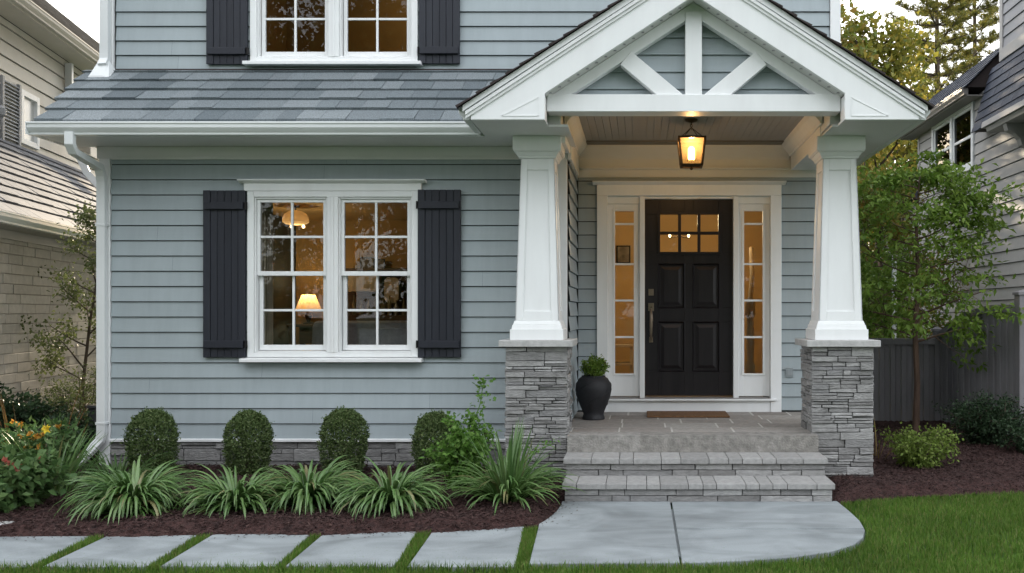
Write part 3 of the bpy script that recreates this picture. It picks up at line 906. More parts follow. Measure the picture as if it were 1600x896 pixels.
for s in (-1, 1):
    e = CX + s * 1.80; i = CX + s * bi
    P = [(CX, PK - 0.058), (e, gz(e) - 0.05), (e, 3.03), (i, 3.03), (i, gz(i) - BB), (CX, PK - BB)]
    if s < 0: P = P[::-1]
    mb.prism(P, 'y', GF + 0.012, GF + 0.05)
brg = mb.build('bargeboard', M['white'], house, 0.003)
mb = MB()
for s in (-1, 1):      # two stepped mouldings under the shingle edge
    e = CX + s * 1.84
    for a, b, y in ((0.058, 0.088, GF - 0.016), (0.088, 0.115, GF - 0.002)):
        P = [(CX, PK - a), (e, gz(e) - a), (e, gz(e) - b), (CX, PK - b)]
        if s < 0: P = P[::-1]
        mb.prism(P, 'y', y, GF + 0.0115)
mb.build('rake_moulding', M['white'], brg, 0.002)
for s in (-1, 1):      # small triangular planted-on panel at each foot
    a, b = CX + s * 1.55, CX + s * 1.258
    mb = MB()
    for p, q in (((a, 3.062), (b, 3.062)), ((b, 3.062), (b, 3.21)), ((b, 3.21), (a, 3.062))):
        d = Vector((q[0] - p[0], 0, q[1] - p[1])); n_ = Vector((-d.z, 0, d.x)).normalized() * 0.0045
        c = [(p[0] - n_.x, p[1] - n_.z), (q[0] - n_.x, q[1] - n_.z), (q[0] + n_.x, q[1] + n_.z), (p[0] + n_.x, p[1] + n_.z)]
        mb.prism(c, 'y', GF + 0.008, GF + 0.0125)
    mb.build('panel_mould', M['white'], brg)
mb = MB()      # return soffits, end boxes and eave soffits
TY = 7.72
for s in (-1, 1):
    a, b = sorted((CX + s * 1.80, CX + s * bi))
    mb.box(a, b, GF + 0.051, TY + 0.12, 3.031, 3.05)
    ii = CX + s * bi
    mb.box(min(ii, ii + s * 0.02), max(ii, ii + s * 0.02), GF + 0.051, TY, 3.0505, gz(ii) - BB - 0.01)
    if s > 0:
        mb.box(1.60, CX + 1.80, TY + 0.121, 11.0, 3.031, 3.05)
        mb.box(CX + 1.78, CX + 1.805, GF + 0.051, 11.0, 3.0505, gz(CX + 1.8) - 0.06)
    else:
        mb.box(CX - 1.80, -0.6, TY + 0.121, 8.304, 3.031, 3.05)
        mb.box(CX - 1.805, CX - 1.78, GF + 0.051, EY - 0.1, 3.0505, gz(CX - 1.8) - 0.06)
    # sloped soffit between barge and truss
    P = [(CX, PK - BB + 0.004), (ii, gz(ii) - BB + 0.004), (ii, gz(ii) - BB + 0.02), (CX, PK - BB + 0.022)]
    if s < 0: P = P[::-1]
    mb.prism(P, 'y', GF + 0.051, TY + 0.1)
    mb.cur = 1
    for i in range(15):      # vent slots
        x = CX + s * (0.12 + i * 0.075); z = gz(x) - BB
        mb.box(x - 0.014, x + 0.014, GF + 0.085, GF + 0.105, z - 0.003, z + 0.0035)
    mb.cur = 0
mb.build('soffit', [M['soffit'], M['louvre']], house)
# truss
mb = MB()
ty0, ty1 = TY - 0.0, TY + 0.1
BT = 3.266
mb.box(CX - 1.20, CX + 1.20, ty0 - 0.03, ty1 + 0.06, 3.126, BT)
tr = mb.build('tie_beam', M['white'], house, 0.003)
RB = PK - BB
mb = MB()
for s in (-1, 1):
    e = CX + s * 1.16
    P = [(CX, RB), (e, gz(e) - BB), (e, BT + 0.0005), (CX + s * 1.015, BT + 0.0005), (CX, BT + 0.0005 + SLP * 1.0)]
    if s < 0: P = P[::-1]
    mb.prism(P, 'y', ty0 + 0.005, ty1)
mb.build('rafter', M['white'], tr, 0.003)
mb = MB(); mb.box(CX - 0.068, CX + 0.068, ty0 - 0.008, ty1 + 0.002, BT + 0.0005, RB - 0.08); mb.build('king_post', M['white'], tr, 0.003)
for s in (-1, 1):
    a = Vector((CX + s * 0.135, 3.22)); d = Vector((s * 0.78, 0.65)).normalized(); n_ = Vector((-d.y, d.x)) * 0.07
    z0c = BT + 0.0006
    t1 = 0.55
    c = [a - n_ , a + d * t1 - n_, a + d * t1 + n_, a + n_]
    # clip the foot against the tie beam
    def clip(poly, z):
        r = []
        for i in range(len(poly)):
            p, q = poly[i], poly[(i + 1) % len(poly)]
            if p.y >= z: r.append(p)
            if (p.y - z) * (q.y - z) < 0:
                t = (z - p.y) / (q.y - p.y); r.append(p.lerp(q, t))
        return r
    c = clip(c, z0c)
    mb = MB(); mb.prism([(p.x, p.y) for p in c], 'y', ty0 + 0.001, ty1 - 0.003); mb.build('brace', M['white'], tr, 0.003)
mb = MB()
siding(mb, front(TY + 0.13), CX - 1.22, CX + 1.22, 3.20, RB, lo=lambda z: CX - (RB - z) / SLP - 0.0, hi=lambda z: CX + (RB - z) / SLP + 0.0, seed=40, blen=(3, 4))
P = [(CX, RB + 0.02), (CX - 1.2, RB - SLP * 1.2), (CX - 1.2, 3.13), (CX + 1.2, 3.13), (CX + 1.2, RB - SLP * 1.2)]
mb.prism(P, 'y', TY + 0.131, TY + 0.17)
mb.build('gable_siding', M['siding'], house)

# --- porch ceiling, beams and crown
mb = MB()
nb = 38
for i in range(nb):     # beadboard
    a = -0.62 + i * 2.6 / nb
    mb.box(a + 0.0015, a + 2.6 / nb - 0.0015, 7.895, DY - 0.001, 3.25, 3.265)
mb.box(-0.7, 2.0, 7.895, DY - 0.001, 3.2655, 3.29)
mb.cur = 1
mb.box(-0.62, 1.56, 9.66, DY - 0.162, 3.238, 3.2495)  # dark strip paints in the shadow line between ceiling and crown
mb.build('porch_ceiling', [ pmat('taupe_beadboard', [(0.33, 0.315, 0.30), (0.36, 0.345, 0.33)], 0.5), pmat('taupe_shadow_line', (0.16, 0.145, 0.13), 0.5)], house)
mb = MB()
mb.box(-0.675, 1.97, DY - 0.04, DY - 0.001, 2.915, 3.249)                # frieze over the door
mb.prism([(DY - 0.041, 3.10), (DY - 0.041, 3.249), (DY - 0.16, 3.249), (DY - 0.155, 3.22), (DY - 0.10, 3.17), (DY - 0.06, 3.13)], 'x', -0.66, 1.58)
mb.prism([(DY - 0.065, 3.005), (DY - 0.0405, 2.99), (DY - 0.0405, 3.02), (DY - 0.065, 3.02)], 'x', -0.63, 1.57)
mb.build('frieze_board', M['soffit'], house, 0.003)
for xi, xo, s in ((-0.655, -1.02, 1), (1.58, 1.90, -1)):
    mb = MB()
    a, b = sorted((xi, xo))
    y1 = DY - 0.161 if s < 0 else WY - 0.04
    mb.box(a, b, 8.262, y1, 2.975, 3.249)
    mb.box(a + 0.01, b - 0.01, 7.89, 8.2615, 3.06, 3.2485)
    if s > 0: mb.box(-0.679, -0.64, WY - 0.0395, DY - 0.17, 2.915, 3.249)
    x = xi if s < 0 else -0.64 + 0.0
    x = xi
    for (z0_, z1_, o0, o1) in ((3.20, 3.249, 0.085, 0.105), (3.14, 3.20, 0.03, 0.085), (3.115, 3.14, 0.02, 0.03)):
        q = [(x, z0_), (x + s * o0, z0_), (x + s * o1, z1_), (x, z1_)]
        if s < 0: q = q[::-1]
        mb.prism(q, 'y', 8.14, DY - 0.17)
    mb.build('porch_beam', M['white'], house, 0.003)

# --- columns on stone piers
def column(cx):
    cy = 8.17 + 0.275
    mb = MB(); mb.box(cx - 0.245, cx + 0.245, cy - 0.245, cy + 0.245, -0.1, 1.18)
    pier = mb.build('stone_pier', M['mortar'], house)
    mb = MB()
    sd_ = int(cx * 10) + 60
    veneer(mb, front(cy - 0.246), cx - 0.27, cx + 0.27, -0.08, 1.182, band=(0.04, 0.082), ln=(0.13, 0.36), dep=(0.012, 0.034), back=0, seed=sd_)
    veneer(mb, facing_left(cx - 0.246), cy - 0.243, cy + 0.27, -0.08, 1.182, band=(0.04, 0.082), ln=(0.13, 0.36), dep=(0.012, 0.034), back=0, seed=sd_ + 1)
    veneer(mb, facing_right(cx + 0.246), cy - 0.243, cy + 0.27, -0.08, 1.182, band=(0.04, 0.082), ln=(0.13, 0.36), dep=(0.012, 0.034), back=0, seed=sd_ + 2)
    mb.build('ledge_stones', M['stone'], pier, 0.003)
    mb = MB(); mb.box(cx - 0.32, cx + 0.32, cy - 0.32, cy + 0.32, 1.184, 1.242); mb.build('pier_cap', M['cap'], pier, 0.006)
    mb = MB()
    mb.frustum(cx, cy, 1.2425, 1.335, 0.233, 0.233)
    mb.frustum(cx, cy, 1.3355, 1.375, 0.222, 0.214)
    mb.frustum(cx, cy, 1.3755, 1.41, 0.21, 0.198)
    z0, z1, a0, a1 = 1.4105, 2.84, 0.192, 0.148
    mb.frustum(cx, cy, z0, z1, a0 - 0.012, a1 - 0.012)
    # raised stiles and rails leave a recessed panel on each face
    def half(z): return a0 + (a1 - a0) * (z - z0) / (z1 - z0)
    def pan(face, ua0, ua1, ub0, ub1, za, zb):
        c = []
        for o_ in (0.0, -0.0115):
            for (u, z) in ((ua0, za), (ua1, za), (ub1, zb), (ub0, zb)):
                h = half(z) + o_
                c.append((u, h, z))
        def mp_(u, h, z):
            return {'f': (cx + u, cy - h, z), 'l': (cx - h, cy - u, z), 'r': (cx + h, cy + u, z)}[face]
        c = [mp_(*p) for p in c]
        mb.add(c, [(0, 1, 2, 3), (7, 6, 5, 4), (0, 4, 5, 1), (1, 5, 6, 2), (2, 6, 7, 3), (3, 7, 4, 0)])
    zA, zB = z0 + 0.085, z1 - 0.10
    for fc in 'flr':
        hA, hB, h0, h1 = half(zA), half(zB), half(z0), half(z1)
        st = 0.062
        e = 0.0 if fc == 'f' else 0.0
        pan(fc, -h0, -h0 + st * 1.1, -h1, -h1 + st * 0.9, z0, z1)
        pan(fc, h0 - st * 1.1, h0, h1 - st * 0.9, h1, z0, z1)
        fA = (zA - z0) / (z1 - z0); fB = (zB - z0) / (z1 - z0)
        wA = hA - st * (1.1 - 0.2 * fA) - 0.0005; wB = hB - st * (1.1 - 0.2 * fB) - 0.0005
        pan(fc, -(h0 - st * 1.1) + 0.0005, (h0 - st * 1.1) - 0.0005, -wA, wA, z0, zA)
        pan(fc, -wB, wB, -(h1 - st * 0.9) + 0.0005, (h1 - st * 0.9) - 0.0005, zB, z1)
    mb.build('column_shaft', M['white'], pier, 0.002)
    mb = MB()
    mb.frustum(cx, cy, 2.8405, 2.86, 0.163, 0.168)
    mb.frustum(cx, cy, 2.8605, 2.893, 0.17, 0.192)
    mb.frustum(cx, cy, 2.8935, 2.905, 0.205, 0.205)
    mb.frustum(cx, cy, 2.9055, 3.03, 0.212, 0.212)
    mb.frustum(cx, cy, 3.0305, 3.249, 0.17, 0.17)
    mb.build('column_cap', M['white'], pier, 0.003)
column(-0.903)
column(1.761)

# --- porch floor and steps
mb = MB()
mb.box(-0.62, 1.52, 8.09, 8.63, 0.0, PF - 0.0016); mb.box(-0.68, 1.97, 8.63, DY - 0.002, 0.0, PF - 0.0016)
pf = mb.build('porch_floor', M['joint'], house)
def floor_map(y0, z):
    return lambda u, w_, v: (u, y0 + v, z + w_)
mb = MB()
veneer(mb, lambda u, w_, v: (u, 8.30 + v, PF - 0.03 + w_), -0.615, 1.515, 0.0, 0.33, band=(0.33, 0.331), ln=(0.36, 0.6), dep=(0.0292, 0.030), back=0.001, gap=0.010, jit=0.0004, seed=70, split=0)
veneer(mb, lambda u, w_, v: (u, 8.632 + v, PF - 0.03 + w_), -0.675, 1.965, 0.0, 1.36, band=(0.34, 0.341), ln=(0.36, 0.6), dep=(0.0292, 0.030), back=0.001, gap=0.010, jit=0.0004, seed=71, split=0)
mb.build('pavers', M['paver'], pf)
mb = MB()
x = -0.624; rd = random.Random(5)
for x1 in (-0.35, 0.0, 0.33, 0.62, 0.95, 1.24, 1.528):
    mb.box(x + 0.0004, x1 - 0.0004, 8.05 + rd.uniform(0, .0015), 8.298, PF - 0.143, PF + rd.uniform(-0.0008, 0.0005)); x = x1
mb.build('edge_slabs', M['slab_edge'], pf)
def step(x0, x1, yf, yb, zt, seed):
    mb = MB(); mb.box(x0 + 0.03, x1 - 0.03, yf + 0.05, yb, zt - 0.143 - 0.05, zt - 0.046)
    st = mb.build('step', M['mortar'], house)
    mb = MB(); rd = random.Random(seed)
    x = x0
    while x < x1 - 1e-3:
        l = rd.choice((0.105, 0.115, 0.16, 0.22, 0.23))
        if x1 - x - l < 0.09: l = x1 - x
        mb.box(x + 0.0018, x + l - 0.0018, yf + rd.uniform(-.003, .002), yb + 0.02, zt - 0.045, zt + rd.uniform(-.0015, .001)); x += l
    mb.build('tread', M['paver_cap'], st, 0.005)
    mb = MB()
    for a, b in ((zt - 0.155, zt - 0.098), (zt - 0.098, zt - 0.047)):
        veneer(mb, front(yf + 0.0495), x0 + 0.02, x1 - 0.02, a, b, band=(0.06, 0.061), ln=(0.14, 0.42), dep=(0.018, 0.032), back=0, gap=0.003, jit=0.003, seed=seed + int(a * 100) + 9, split=0)
        veneer(mb, facing_right(x1 - 0.0305), yf + 0.05, yb, a, b, band=(0.06, 0.061), ln=(0.14, 0.42), dep=(0.006, 0.018), back=0, gap=0.003, jit=0.003, seed=seed + 30, split=0)
    mb.build('riser_stones', M['stone'], st, 0.003)
step(-0.63, 1.54, 7.70, 8.05, PF - 0.143, 81)
step(-0.612, 1.527, 7.35, 7.72, PF - 0.286, 90)

# --- entrance: surround, sidelights, door
ent = None
mb = MB()
x0, x1 = -0.456, 1.497
yo = DY - 0.05
zt = 2.835
mb.box(x0, x0 + 0.115, yo, DY + 0.05, PF + 0.001, zt - 0.115); mb.box(x1 - 0.115, x1, yo, DY + 0.05, PF + 0.001, zt - 0.115)
mb.box(x0, x1, yo - 0.001, DY + 0.05, zt - 0.1145, zt)
mb.prism([(yo - 0.0015, zt + 0.0005), (DY, zt + 0.0005), (DY, zt + 0.034), (yo - 0.06, zt + 0.034), (yo - 0.06, zt + 0.022), (yo - 0.03, zt + 0.012)], 'x', x0 - 0.045, x1 + 0.045)
mb.box(x0 + 0.1155, x1 - 0.1155, yo + 0.012, DY + 0.05, PF + 0.001, 0.555)            # riser board under the sill
mb.box(x0 + 0.05, x1 - 0.05, yo - 0.03, yo - 0.0005, 0.552, 0.572)
# mullion posts beside the door, head and jambs set back
for a, b in ((-0.004, 0.05), (0.990, 1.046)):
    mb.box(a, b, yo + 0.02, DY + 0.10, 0.572, 2.72)
mb.box(x0 + 0.1155, -0.0045, yo + 0.055, DY + 0.10, 2.64, 2.72); mb.box(1.0465, x1 - 0.1155, yo + 0.055, DY + 0.10, 2.64, 2.72)
mb.box(0.0505, 0.9895, yo + 0.04, DY + 0.10, 2.692, 2.72)
mb.build('door_surround', M['white'], house, 0.003)
mb = MB(); mb.prism([(yo - 0.02, 0.5725), (DY + 0.12, 0.5725), (DY + 0.12, 0.592), (yo - 0.02, 0.578)], 'x', x0 + 0.118, x1 - 0.118); mb.build('door_sill', pmat('grey_sill', (0.22, 0.21, 0.20), 0.5), house, 0.002)

for a, b in ((x0 + 0.1165, -0.005), (1.047, x1 - 0.1165)):
    Y = DY + 0.0
    mb = MB()
    za, zb = 0.593, 2.639
    c = (a + b) / 2 + (0.006 if a < 0 else -0.006); g0, g1 = c - 0.100, c + 0.100
    gz0, gz1 = 0.835, 2.565
    t = 0.045
    mb.box(a, g0, Y + 0.02, Y + 0.02 + t, za, zb); mb.box(g1, b, Y + 0.02, Y + 0.02 + t, za, zb)
    mb.box(g0, g1, Y + 0.0201, Y + 0.02 + t, za, gz0); mb.box(g0, g1, Y + 0.0201, Y + 0.02 + t, gz1, zb)
    # glazing bead frame and the rails
    mb.box(g0 - 0.022, g0, Y + 0.008, Y + 0.0195, gz0 - 0.022, gz1 + 0.022); mb.box(g1, g1 + 0.022, Y + 0.008, Y + 0.0195, gz0 - 0.022, gz1 + 0.022)
    mb.box(g0, g1, Y + 0.0081, Y + 0.0195, gz0 - 0.022, gz0); mb.box(g0, g1, Y + 0.0081, Y + 0.0195, gz1, gz1 + 0.022)
    for z in (2.428, 2.0, 1.612, 1.222):
        mb.box(g0, g1, Y + 0.022, Y + 0.042, z - 0.011, z + 0.011)
    sl_ = mb.build('sidelight', M['white'], house, 0.002)
    mb = MB(); mb.box(g0, g1, Y + 0.05, Y + 0.054, gz0, gz1); mb.build('pane', M['glass'], sl_)

Y = DY + 0.02
mb = MB()
dx0, dx1, dz0, dz1 = 0.052, 0.988, 0.597, 2.690
ft = 0.045
px_l, px_r = [(0.197, 0.473), (0.567, 0.843)], None
lites_x = (0.215, 0.835); lites_z = (2.130, 2.530)
panz = ((0.86, 1.385), (1.535, 2.0))
# door leaf: grid with openings
holes = [(lites_x[0], lites_x[1], lites_z[0], lites_z[1])] + [(a, b, c, d) for a, b in px_l for c, d in panz]
us = sorted({dx0, dx1} | {v for h in holes for v in h[:2]}); zs = sorted({dz0, dz1} | {v for h in holes for v in h[2:]})
wall_core(mb, front(Y), dx0, dx1, dz0, dz1, holes, ft)
for a, b, c, d in holes[1:]:     # moulding step, recessed field, raised centre
    def ring(i0, w0, i1, w1):
        A = [(a + i0, c + i0), (b - i0, c + i0), (b - i0, d - i0), (a + i0, d - i0)]
        B = [(a + i1, c + i1), (b - i1, c + i1), (b - i1, d - i1), (a + i1, d - i1)]
        vs = [(p[0], Y - w0, p[1]) for p in A] + [(p[0], Y - w1, p[1]) for p in B]
        mb.add(vs, [(k, (k + 1) % 4, (k + 1) % 4 + 4, k + 4) for k in range(4)])
    ring(0, 0.008, 0.014, -0.016); ring(-0.008, 0.0, 0, 0.008); ring(-0.002, -0.002, 0, 0.008)
    ring(0.014, -0.016, 0.028, -0.016); ring(0.028, -0.016, 0.062, -0.002)
    mb.add([(a + .062, Y + .002, c + .062), (b - .062, Y + .002, c + .062), (b - .062, Y + .002, d - .062), (a + .062, Y + .002, d - .062)], [(0, 1, 2, 3)])
# frame round the lites and their bars
lx, lz = lites_x, lites_z
mb.box(lx[0] - 0.03, lx[0], Y - 0.014, Y - 0.0005, lz[0] - 0.03, lz[1] + 0.03); mb.box(lx[1], lx[1] + 0.03, Y - 0.014, Y - 0.0005, lz[0] - 0.03, lz[1] + 0.03)
mb.box(lx[0], lx[1], Y - 0.014, Y - 0.0005, lz[0] - 0.03, lz[0]); mb.box(lx[0], lx[1], Y - 0.014, Y - 0.0005, lz[1], lz[1] + 0.03)
for k in (1, 2):
    x = lx[0] + (lx[1] - lx[0]) * k / 3; mb.box(x - 0.016, x + 0.016, Y - 0.008, Y + 0.03, lz[0], lz[1])
for k in range(3):
    xa = lx[0] + (lx[1] - lx[0]) * k / 3 + (0.016 if k else 0); xb = lx[0] + (lx[1] - lx[0]) * (k + 1) / 3 - (0.016 if k < 2 else 0)
    zc = (lz[0] + lz[1]) / 2; mb.box(xa, xb, Y - 0.0075, Y + 0.03, zc - 0.016, zc + 0.016)
door = mb.build('door', M['door'], house, 0.002)
mb = MB(); mb.box(lx[0], lx[1], Y + 0.016, Y + 0.02, lz[0], lz[1]); mb.build('pane', M['glass'], door)
hx = 0.118
mb = MB(); mb.box(hx - 0.028, hx + 0.028, Y - 0.012, Y - 0.0005, 1.665, 1.735)
mb.tube([(hx, Y - 0.013, 1.70), (hx, Y - 0.03, 1.70)], 0.02, 16); mb.box(hx - 0.005, hx + 0.005, Y - 0.034, Y - 0.0305, 1.69, 1.712)
mb.build('deadbolt', M['nickel'], door, 0.003)
mb = MB(); mb.box(hx - 0.03, hx + 0.03, Y - 0.012, Y - 0.0005, 1.50, 1.585); mb.box(hx - 0.02, hx + 0.02, Y - 0.012, Y - 0.0005, 1.165, 1.225)
mb.tube([(hx, Y - 0.012, 1.52), (hx, Y - 0.045, 1.515), (hx, Y - 0.066, 1.47), (hx + 0.002, Y - 0.062, 1.40), (hx, Y - 0.06, 1.33), (hx, Y - 0.056, 1.26), (hx, Y - 0.035, 1.2), (hx, Y - 0.012, 1.19)],
        [0.012, 0.013, 0.016, 0.019, 0.017, 0.014, 0.012, 0.011], 12)
mb.box(hx - 0.012, hx + 0.012, Y - 0.06, Y - 0.0125, 1.548, 1.558)
mb.build('handle', M['nickel'], door, 0.002, smooth=False)
mb = MB(); mb.box(1.545, 1.625, DY - 0.032, DY - 0.006, 0.80, 0.90); mb.box(1.56, 1.61, DY - 0.036, DY - 0.0325, 0.815, 0.885)
mb.build('outlet_cover', pmat('grey_cover', (0.27, 0.30, 0.31), 0.5), house, 0.002)

# --- rooms behind the glass
mb = MB()
mb.box(-4.95, -0.83, 13.4, 13.5, 0.4, 2.95); mb.box(-5.0, -4.95, 8.995, 13.5, 0.4, 2.95); mb.box(-0.83, -0.821, 8.995, 13.5, 0.4, 2.95)
mb.box(-5.0, -0.821, 8.995, 13.5, 2.80, 2.9)
mb.build('living_room_wall', M['plaster'], house)
mb = MB(); mb.box(-0.80, -0.7, 10.145, 14.0, 0.4, 3.1); mb.box(1.82, 1.83, 10.145, 14, 0.4, 3.1); mb.box(-0.8, 1.83, 14, 14.1, 0.4, 3.1); mb.box(-0.8, 1.83, 10.145, 14.1, 3.0, 3.1)
mb.build('hall_wall', M['hall_plaster'], house)
mb = MB(); mb.box(-5.1, 1.83, 9.445, 13.4, 6.0, 6.1); mb.box(-5.1, 1.83, 13.3, 13.4, 3.5, 6.0); mb.box(-5.1, -5.0, 9.445, 13.3, 3.5, 6.0); mb.box(1.7, 1.8, 9.445, 13.3, 3.5, 6.0)
mb.build('bedroom_wall', M['plaster'], house)
mb = MB(); mb.box(-5.0, -0.82, 8.995, 13.5, 0.40, 0.45); mb.box(-0.8, 1.83, 10.145, 14.1, 0.45, 0.56); mb.box(-5.1, 1.83, 9.445, 13.4, 3.45, 3.5)
mb.build('interior_floor', M['wood_floor'], house)
for x in (-4.1,):
    mb = MB()
    n = 22
    for i in range(n):
        a, b = -3.72 + i * 0.17 / n, -3.72 + (i + 1) * 0.17 / n
        ya, yb = 9.10 + 0.025 * math.sin(i * 1.9), 9.10 + 0.025 * math.sin((i + 1) * 1.9)
        k = 0.7 if i > n * 0.4 else 1
        mb.hexa([(a, ya, 0.5), (b, yb, 0.5), (b, yb + .006, 0.5), (a, ya + .006, 0.5), (a, ya, 2.75), (b, yb, 2.75), (b, yb + .006, 2.75), (a, ya + .006, 2.75)])
    mb.build('curtain', M['curtain'], house, smooth=True)

# ------------------------------------------------------------------ things seen inside the living room and hall
def lamp_light(name, loc, energy, size, parent, col=(1.0, 0.76, 0.42)):
    l = bpy.data.lights.new(name, 'POINT'); l.energy = energy; l.shadow_soft_size = size; l.color = col
    o = bpy.data.objects.new(name, l); COL.objects.link(o); o.parent = parent
    o.location = loc
    return o
LF = 0.45
t = thing('console_table', 'dark wooden side table under the lit lamp behind the lower window', 'table', (-4.02, 12.9, LF))
mb = MB(); mb.box(-4.75, -3.35, 12.65, 13.15, LF + 0.84, LF + 0.88); mb.build('table_top', M['wood_dark'], t, 0.003)
for sx in (-4.70, -3.40):
    for sy in (12.69, 13.11):
        mb = MB(); mb.box(sx - 0.03, sx + 0.03, sy - 0.03, sy + 0.03, LF, LF + 0.84); mb.build('leg', M['wood_dark'], t)
mb = MB(); mb.box(-4.6, -3.5, 12.7, 13.1, LF + 0.62, LF + 0.839); mb.build('drawer_box', M['wood_dark'], t)
lx_, ly_ = -4.42, 12.85
lx_ = (482 - 1000) / 1470 * 12.85
t = thing('table_lamp', 'lit table lamp with pleated cream cone shade on the dark side table', 'lamp', (lx_, ly_, LF + 0.881))
b0 = LF + 0.881
mb = MB(); mb.lathe([(0.07, 0), (0.072, 0.012), (0.02, 0.03), (0.035, 0.07), (0.05, 0.11), (0.03, 0.16), (0.012, 0.19), (0.012, 0.27)], 20, (lx_, ly_, b0)); mb.build('lamp_base', M['bronze'], t, smooth=True)
mb = MB()
n = 40
pr = [(0.17, 0.20), (0.085, 0.40)]
V = []
for r_, z_ in pr:
    for i in range(n):
        a = 2 * math.pi * i / n; q = r_ * (1 + (0.012 if i % 2 else -0.012)); V.append((lx_ + q * math.cos(a), ly_ + q * math.sin(a), b0 + z_))
mb.add(V, [(i, (i + 1) % n, n + (i + 1) % n, n + i) for i in range(n)]); mb.build('lamp_shade', M['shade'], t)
mb = MB(); mb.lathe([(0.012, 0.26), (0.028, 0.29), (0.03, 0.31), (0.015, 0.34)], 12, (lx_, ly_, b0)); mb.build('bulb', M['bulb_soft'], t, smooth=True)
lamp_light('lamp_glow', (0, 0, 0.37), 1.7, 0.03, t)

pxX = lambda px, d: (px - 1000) / 1470 * d
pzZ = lambda py, d: CAM_Z - (py - 490) / 1470 * d
cxp, cyp = pxX(462, 11.6), 11.6
t = thing('pendant_light', 'wide lit glass bowl pendant hanging inside the lower window', 'lamp', (cxp, cyp, 2.8))
mb = MB(); mb.lathe([(0.05, -0.02), (0.05, 0.0)], 16, (cxp, cyp, 2.8)); mb.tube([(cxp, cyp, 2.78), (cxp, cyp, 2.72)], 0.008, 8); mb.build('canopy', M['bronze'], t)
mb = MB(); mb.lathe([(0.03, -0.055), (0.08, -0.07), (0.13, -0.10), (0.155, -0.15), (0.155, -0.20), (0.12, -0.225), (0.04, -0.235)], 28, (cxp, cyp, 2.8)); mb.build('glass_bowl', M['pendant'], t, smooth=True)
for k in range(3):
    a = k * 2.09 + 0.4; mb = MB(); mb.lathe([(0.006, -0.02), (0.017, -0.008), (0.017, 0.006), (0.006, 0.02)], 10, (cxp + 0.09 * math.cos(a), cyp + 0.09 * math.sin(a), 2.8 - 0.25)); mb.build('bulb', M['bulb_soft'], t, smooth=True)
lamp_light('pendant_glow', (0, 0, -0.30), 5.5, 0.12, t)

def armchair(name, label, cx, cy, rz, wide=0.85):
    t = thing(name, label, 'sofa' if wide > 1.2 else 'armchair', (cx, cy, LF), rz, None, local=True)
    h = wide / 2
    mb = MB(); mb.box(-h + 0.1, h - 0.1, -0.38, 0.3, 0.16, 0.45); mb.build('seat', M['sofa'], t, 0.05)
    mb = MB(); mb.hexa([(-h, 0.24, 0.2), (h, 0.24, 0.2), (h, 0.42, 0.2), (-h, 0.42, 0.2), (-h + 0.06, 0.34, 0.95), (h - 0.06, 0.34, 0.95), (h - 0.06, 0.46, 0.93), (-h + 0.06, 0.46, 0.93)]); mb.build('backrest', M['sofa'], t, 0.06)
    for s in (-1, 1):
        mb = MB(); mb.box(min(s * h, s * (h - 0.12)), max(s * h, s * (h - 0.12)), -0.4, 0.32, 0.14, 0.66); mb.build('armrest', M['sofa'], t, 0.05)
        for q in (-0.33, 0.36):
            mb = MB(); mb.tube([(s * (h - 0.08), q, 0.15), (s * (h - 0.06), q, 0)], [0.022, 0.014], 8); mb.build('leg', M['wood_dark'], t)
    return t
armchair('armchair', 'grey upholstered armchair behind the left sash of the lower window', -4.05, 10.1, R(165))
armchair('sofa', 'long grey sofa across the living room behind the lower window', -2.9, 11.3, R(182), 1.9)
t = thing('accent_chair', 'pale wood framed chair with curved arms inside the right lower sash', 'chair', (-2.75, 10.2, LF), R(20), None, local=True)
mb = MB(); mb.box(-0.28, 0.28, -0.28, 0.26, 0.36, 0.46); mb.build('seat', M['sofa'], t, 0.03)
mb = MB(); mb.hexa([(-0.27, 0.2, 0.44), (0.27, 0.2, 0.44), (0.27, 0.27, 0.44), (-0.27, 0.27, 0.44), (-0.27, 0.34, 0.86), (0.27, 0.34, 0.86), (0.27, 0.4, 0.86), (-0.27, 0.4, 0.86)]); mb.build('backrest', M['sofa'], t, 0.02)
for s in (-1, 1):
    mb = MB(); mb.tube([(s * 0.31, -0.3, 0), (s * 0.31, -0.3, 0.5), (s * 0.31, -0.24, 0.64), (s * 0.31, -0.1, 0.68), (s * 0.31, 0.3, 0.66), (s * 0.31, 0.33, 0)], 0.022, 8); mb.build('armrest', M['paper'], t)
